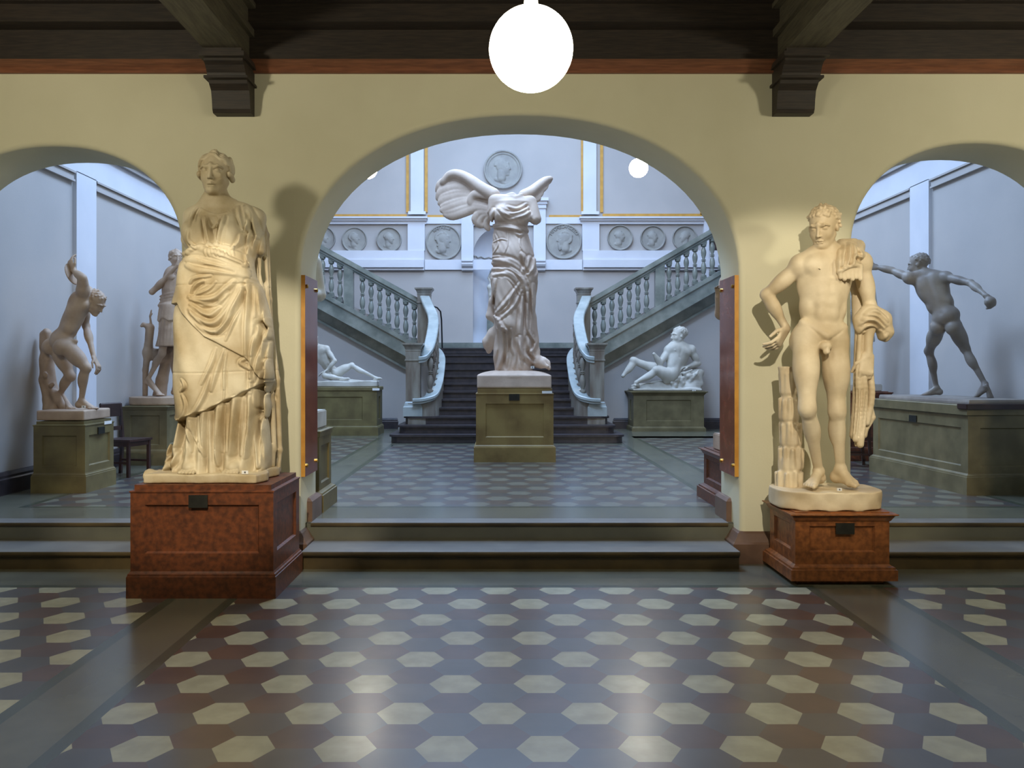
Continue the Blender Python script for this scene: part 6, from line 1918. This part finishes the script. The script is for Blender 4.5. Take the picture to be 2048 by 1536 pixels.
# ---------------------------------------------------------------- portrait medallions on the back wall
def medallion(px, py, pr, label, facing, kind, rim=0.0, text=None, seed=0):
    """facing +1: profile looks right"""
    Y = YB
    cx, cz, r = Xp(px, Y), Zp(py, Y), pr * Y / F
    t = thing('portrait_medallion', label, 'medallion', (cx, Y, cz), 'portrait medallions on the back wall')
    h = .0125 if r > .35 else .011
    v = Vol((cx - r - .05, Y - .17, cz - r - .05), (cx + r + .05, Y + .03, cz + r + .05), h)
    g = v.sub(v.lo, v.lo + v.h * v.n); sl, X, Yy, Z = g
    rad = np.sqrt((X - cx) ** 2 + (Z - cz) ** 2)
    q = rad / r
    th = .065 - .028 * np.clip((.92 - q) / .03, 0, 1)
    if rim: th = th + .02 * np.clip((q - (1 - rim)) / .03, 0, 1)
    v.F[:] = np.maximum(rad - r, np.maximum((Y - th) - Yy, Yy - (Y + .01)))
    s = facing
    def P(x, z, d=.04): return np.array((cx + s * x * r, Y - d, cz + z * r))
    def E(x, z, a, b, dep=.05, d=.035, k=.015, op='add'): v.ell(P(x, z, d), (a * r, dep, b * r), None, k, op)
    def K(a, b, ra, rb, d=.05, k=.012): v.cone(P(a[0], a[1], d), P(b[0], b[1], d), ra * r, rb * r, k, flat=.6, fdir=(0, 1, 0))
    E(-.05, .20, .33, .34, .055); E(.10, .02, .24, .34, .05)
    K((.26, .22), (.36, .04), .05, .05); K((.24, .33), (.26, .2), .07, .05); K((.30, -.10), (.30, -.16), .04, .04, .04); K((.20, -.24), (.26, -.25), .08, .06, .04)
    E(.20, .13, .04, .018, .02, .085, .012, 'sub')
    K((-.08, -.15), (-.08, -.42), .22, .24, .03); K((-.35, -.5), (.12, -.72), .10, .05, .035); K((-.08, -.4), (-.02, -.62), .22, .12, .03)
    rs = np.random.RandomState(seed)
    if kind in ('curls', 'beard', 'long'):
        for i in range(34):
            a = rs.rand() * 4.0 + .9; rr_ = .26 + .1 * rs.rand()
            K((-.08 + rr_ * math.cos(a), .22 + rr_ * math.sin(a) * .95), (-.08 + (rr_ + .04) * math.cos(a + .3), .22 + (rr_ + .04) * math.sin(a + .3) * .95), .06, .045, .06, .008)
    if kind == 'beard':
        for i in range(16): x = .02 + .26 * rs.rand(); z = -.15 - .30 * rs.rand(); K((x, z), (x + .03, z - .1), .055, .035, .06, .008)
    if kind == 'long':
        for i in range(44):
            z = .1 - .62 * rs.rand(); x = -.30 + .22 * rs.rand(); K((x, z), (x + .06 * rs.randn(), z - .08), .06, .05, .055, .008)
    if kind == 'short':
        for i in range(20):
            a = 1.0 + i * .11; K((-.06 + .30 * math.cos(a), .22 + .30 * math.sin(a)), (-.08 + .35 * math.cos(a + .1), .22 + .34 * math.sin(a + .1)), .05, .035, .05, .008)
    E(-.05, .05, .03, .055, .02, .066, .02)
    v.mesh('disc', M['plaster_medal'], t, 0)
    if text:
        n = len(text); half = math.radians(7.6 * (n - 1) / 2 * 1.35)
        o_all = bmesh.new()
        for i, ch in enumerate(text):
            a = math.pi / 2 + half - 2 * half * i / max(1, n - 1) + (.0 if s < 0 else .12)
            cu = bpy.data.curves.new('t', 'FONT'); cu.body = ch; cu.size = r * .26; cu.extrude = .012; cu.align_x = 'CENTER'; cu.resolution_u = 2
            ob = bpy.data.objects.new('t', cu); C.objects.link(ob)
            me = bpy.data.meshes.new_from_object(ob.evaluated_get(bpy.context.evaluated_depsgraph_get()))
            rad_ = r * .76
            Mx = Matrix.Translation((cx + rad_ * math.cos(a), Y - .045, cz + rad_ * math.sin(a))) @ Matrix.Rotation(-(a - math.pi / 2), 4, 'Y') @ Matrix.Rotation(math.pi / 2, 4, 'X')
            me.transform(Mx); o_all.from_mesh(me)
            bpy.data.objects.remove(ob); bpy.data.curves.remove(cu); bpy.data.meshes.remove(me)
        bmobj('inscription', o_all, M['plaster_medal'], t, recalc=False)
medallion(647, 478, 24.5, 'small portrait medallion nearest the left end, cut by the handrail', 1, 'short', .1, seed=1)
medallion(709.5, 480, 25, 'small portrait medallion with a dark curly head looking right', 1, 'curls', .0, seed=2)
medallion(778.5, 480, 25, 'small faint portrait medallion beside the left pilaster', 1, 'short', .1, seed=3)
medallion(887.5, 485, 35.5, 'large portrait medallion left of the niche, long-haired head looking right', 1, 'long', 0, 'RAFAELE', seed=4)
medallion(1006, 340, 38.5, 'largest round portrait medallion with broad rim high above the winged cast', 1, 'short', .22, seed=5)
medallion(1127.5, 483.5, 35.5, 'large portrait medallion right of the niche, bearded head looking left', -1, 'beard', 0, 'MICHELANGELO', seed=6)
medallion(1239.5, 476, 25.2, 'small portrait medallion just right of the right pilaster', 1, 'short', .1, seed=7)
medallion(1305, 477, 25, 'small portrait medallion in the middle of the right-hand three', 1, 'short', .1, seed=8)
medallion(1368.5, 477, 24.5, 'small portrait medallion cut by the handrail of the right flight', -1, 'short', .1, seed=9)
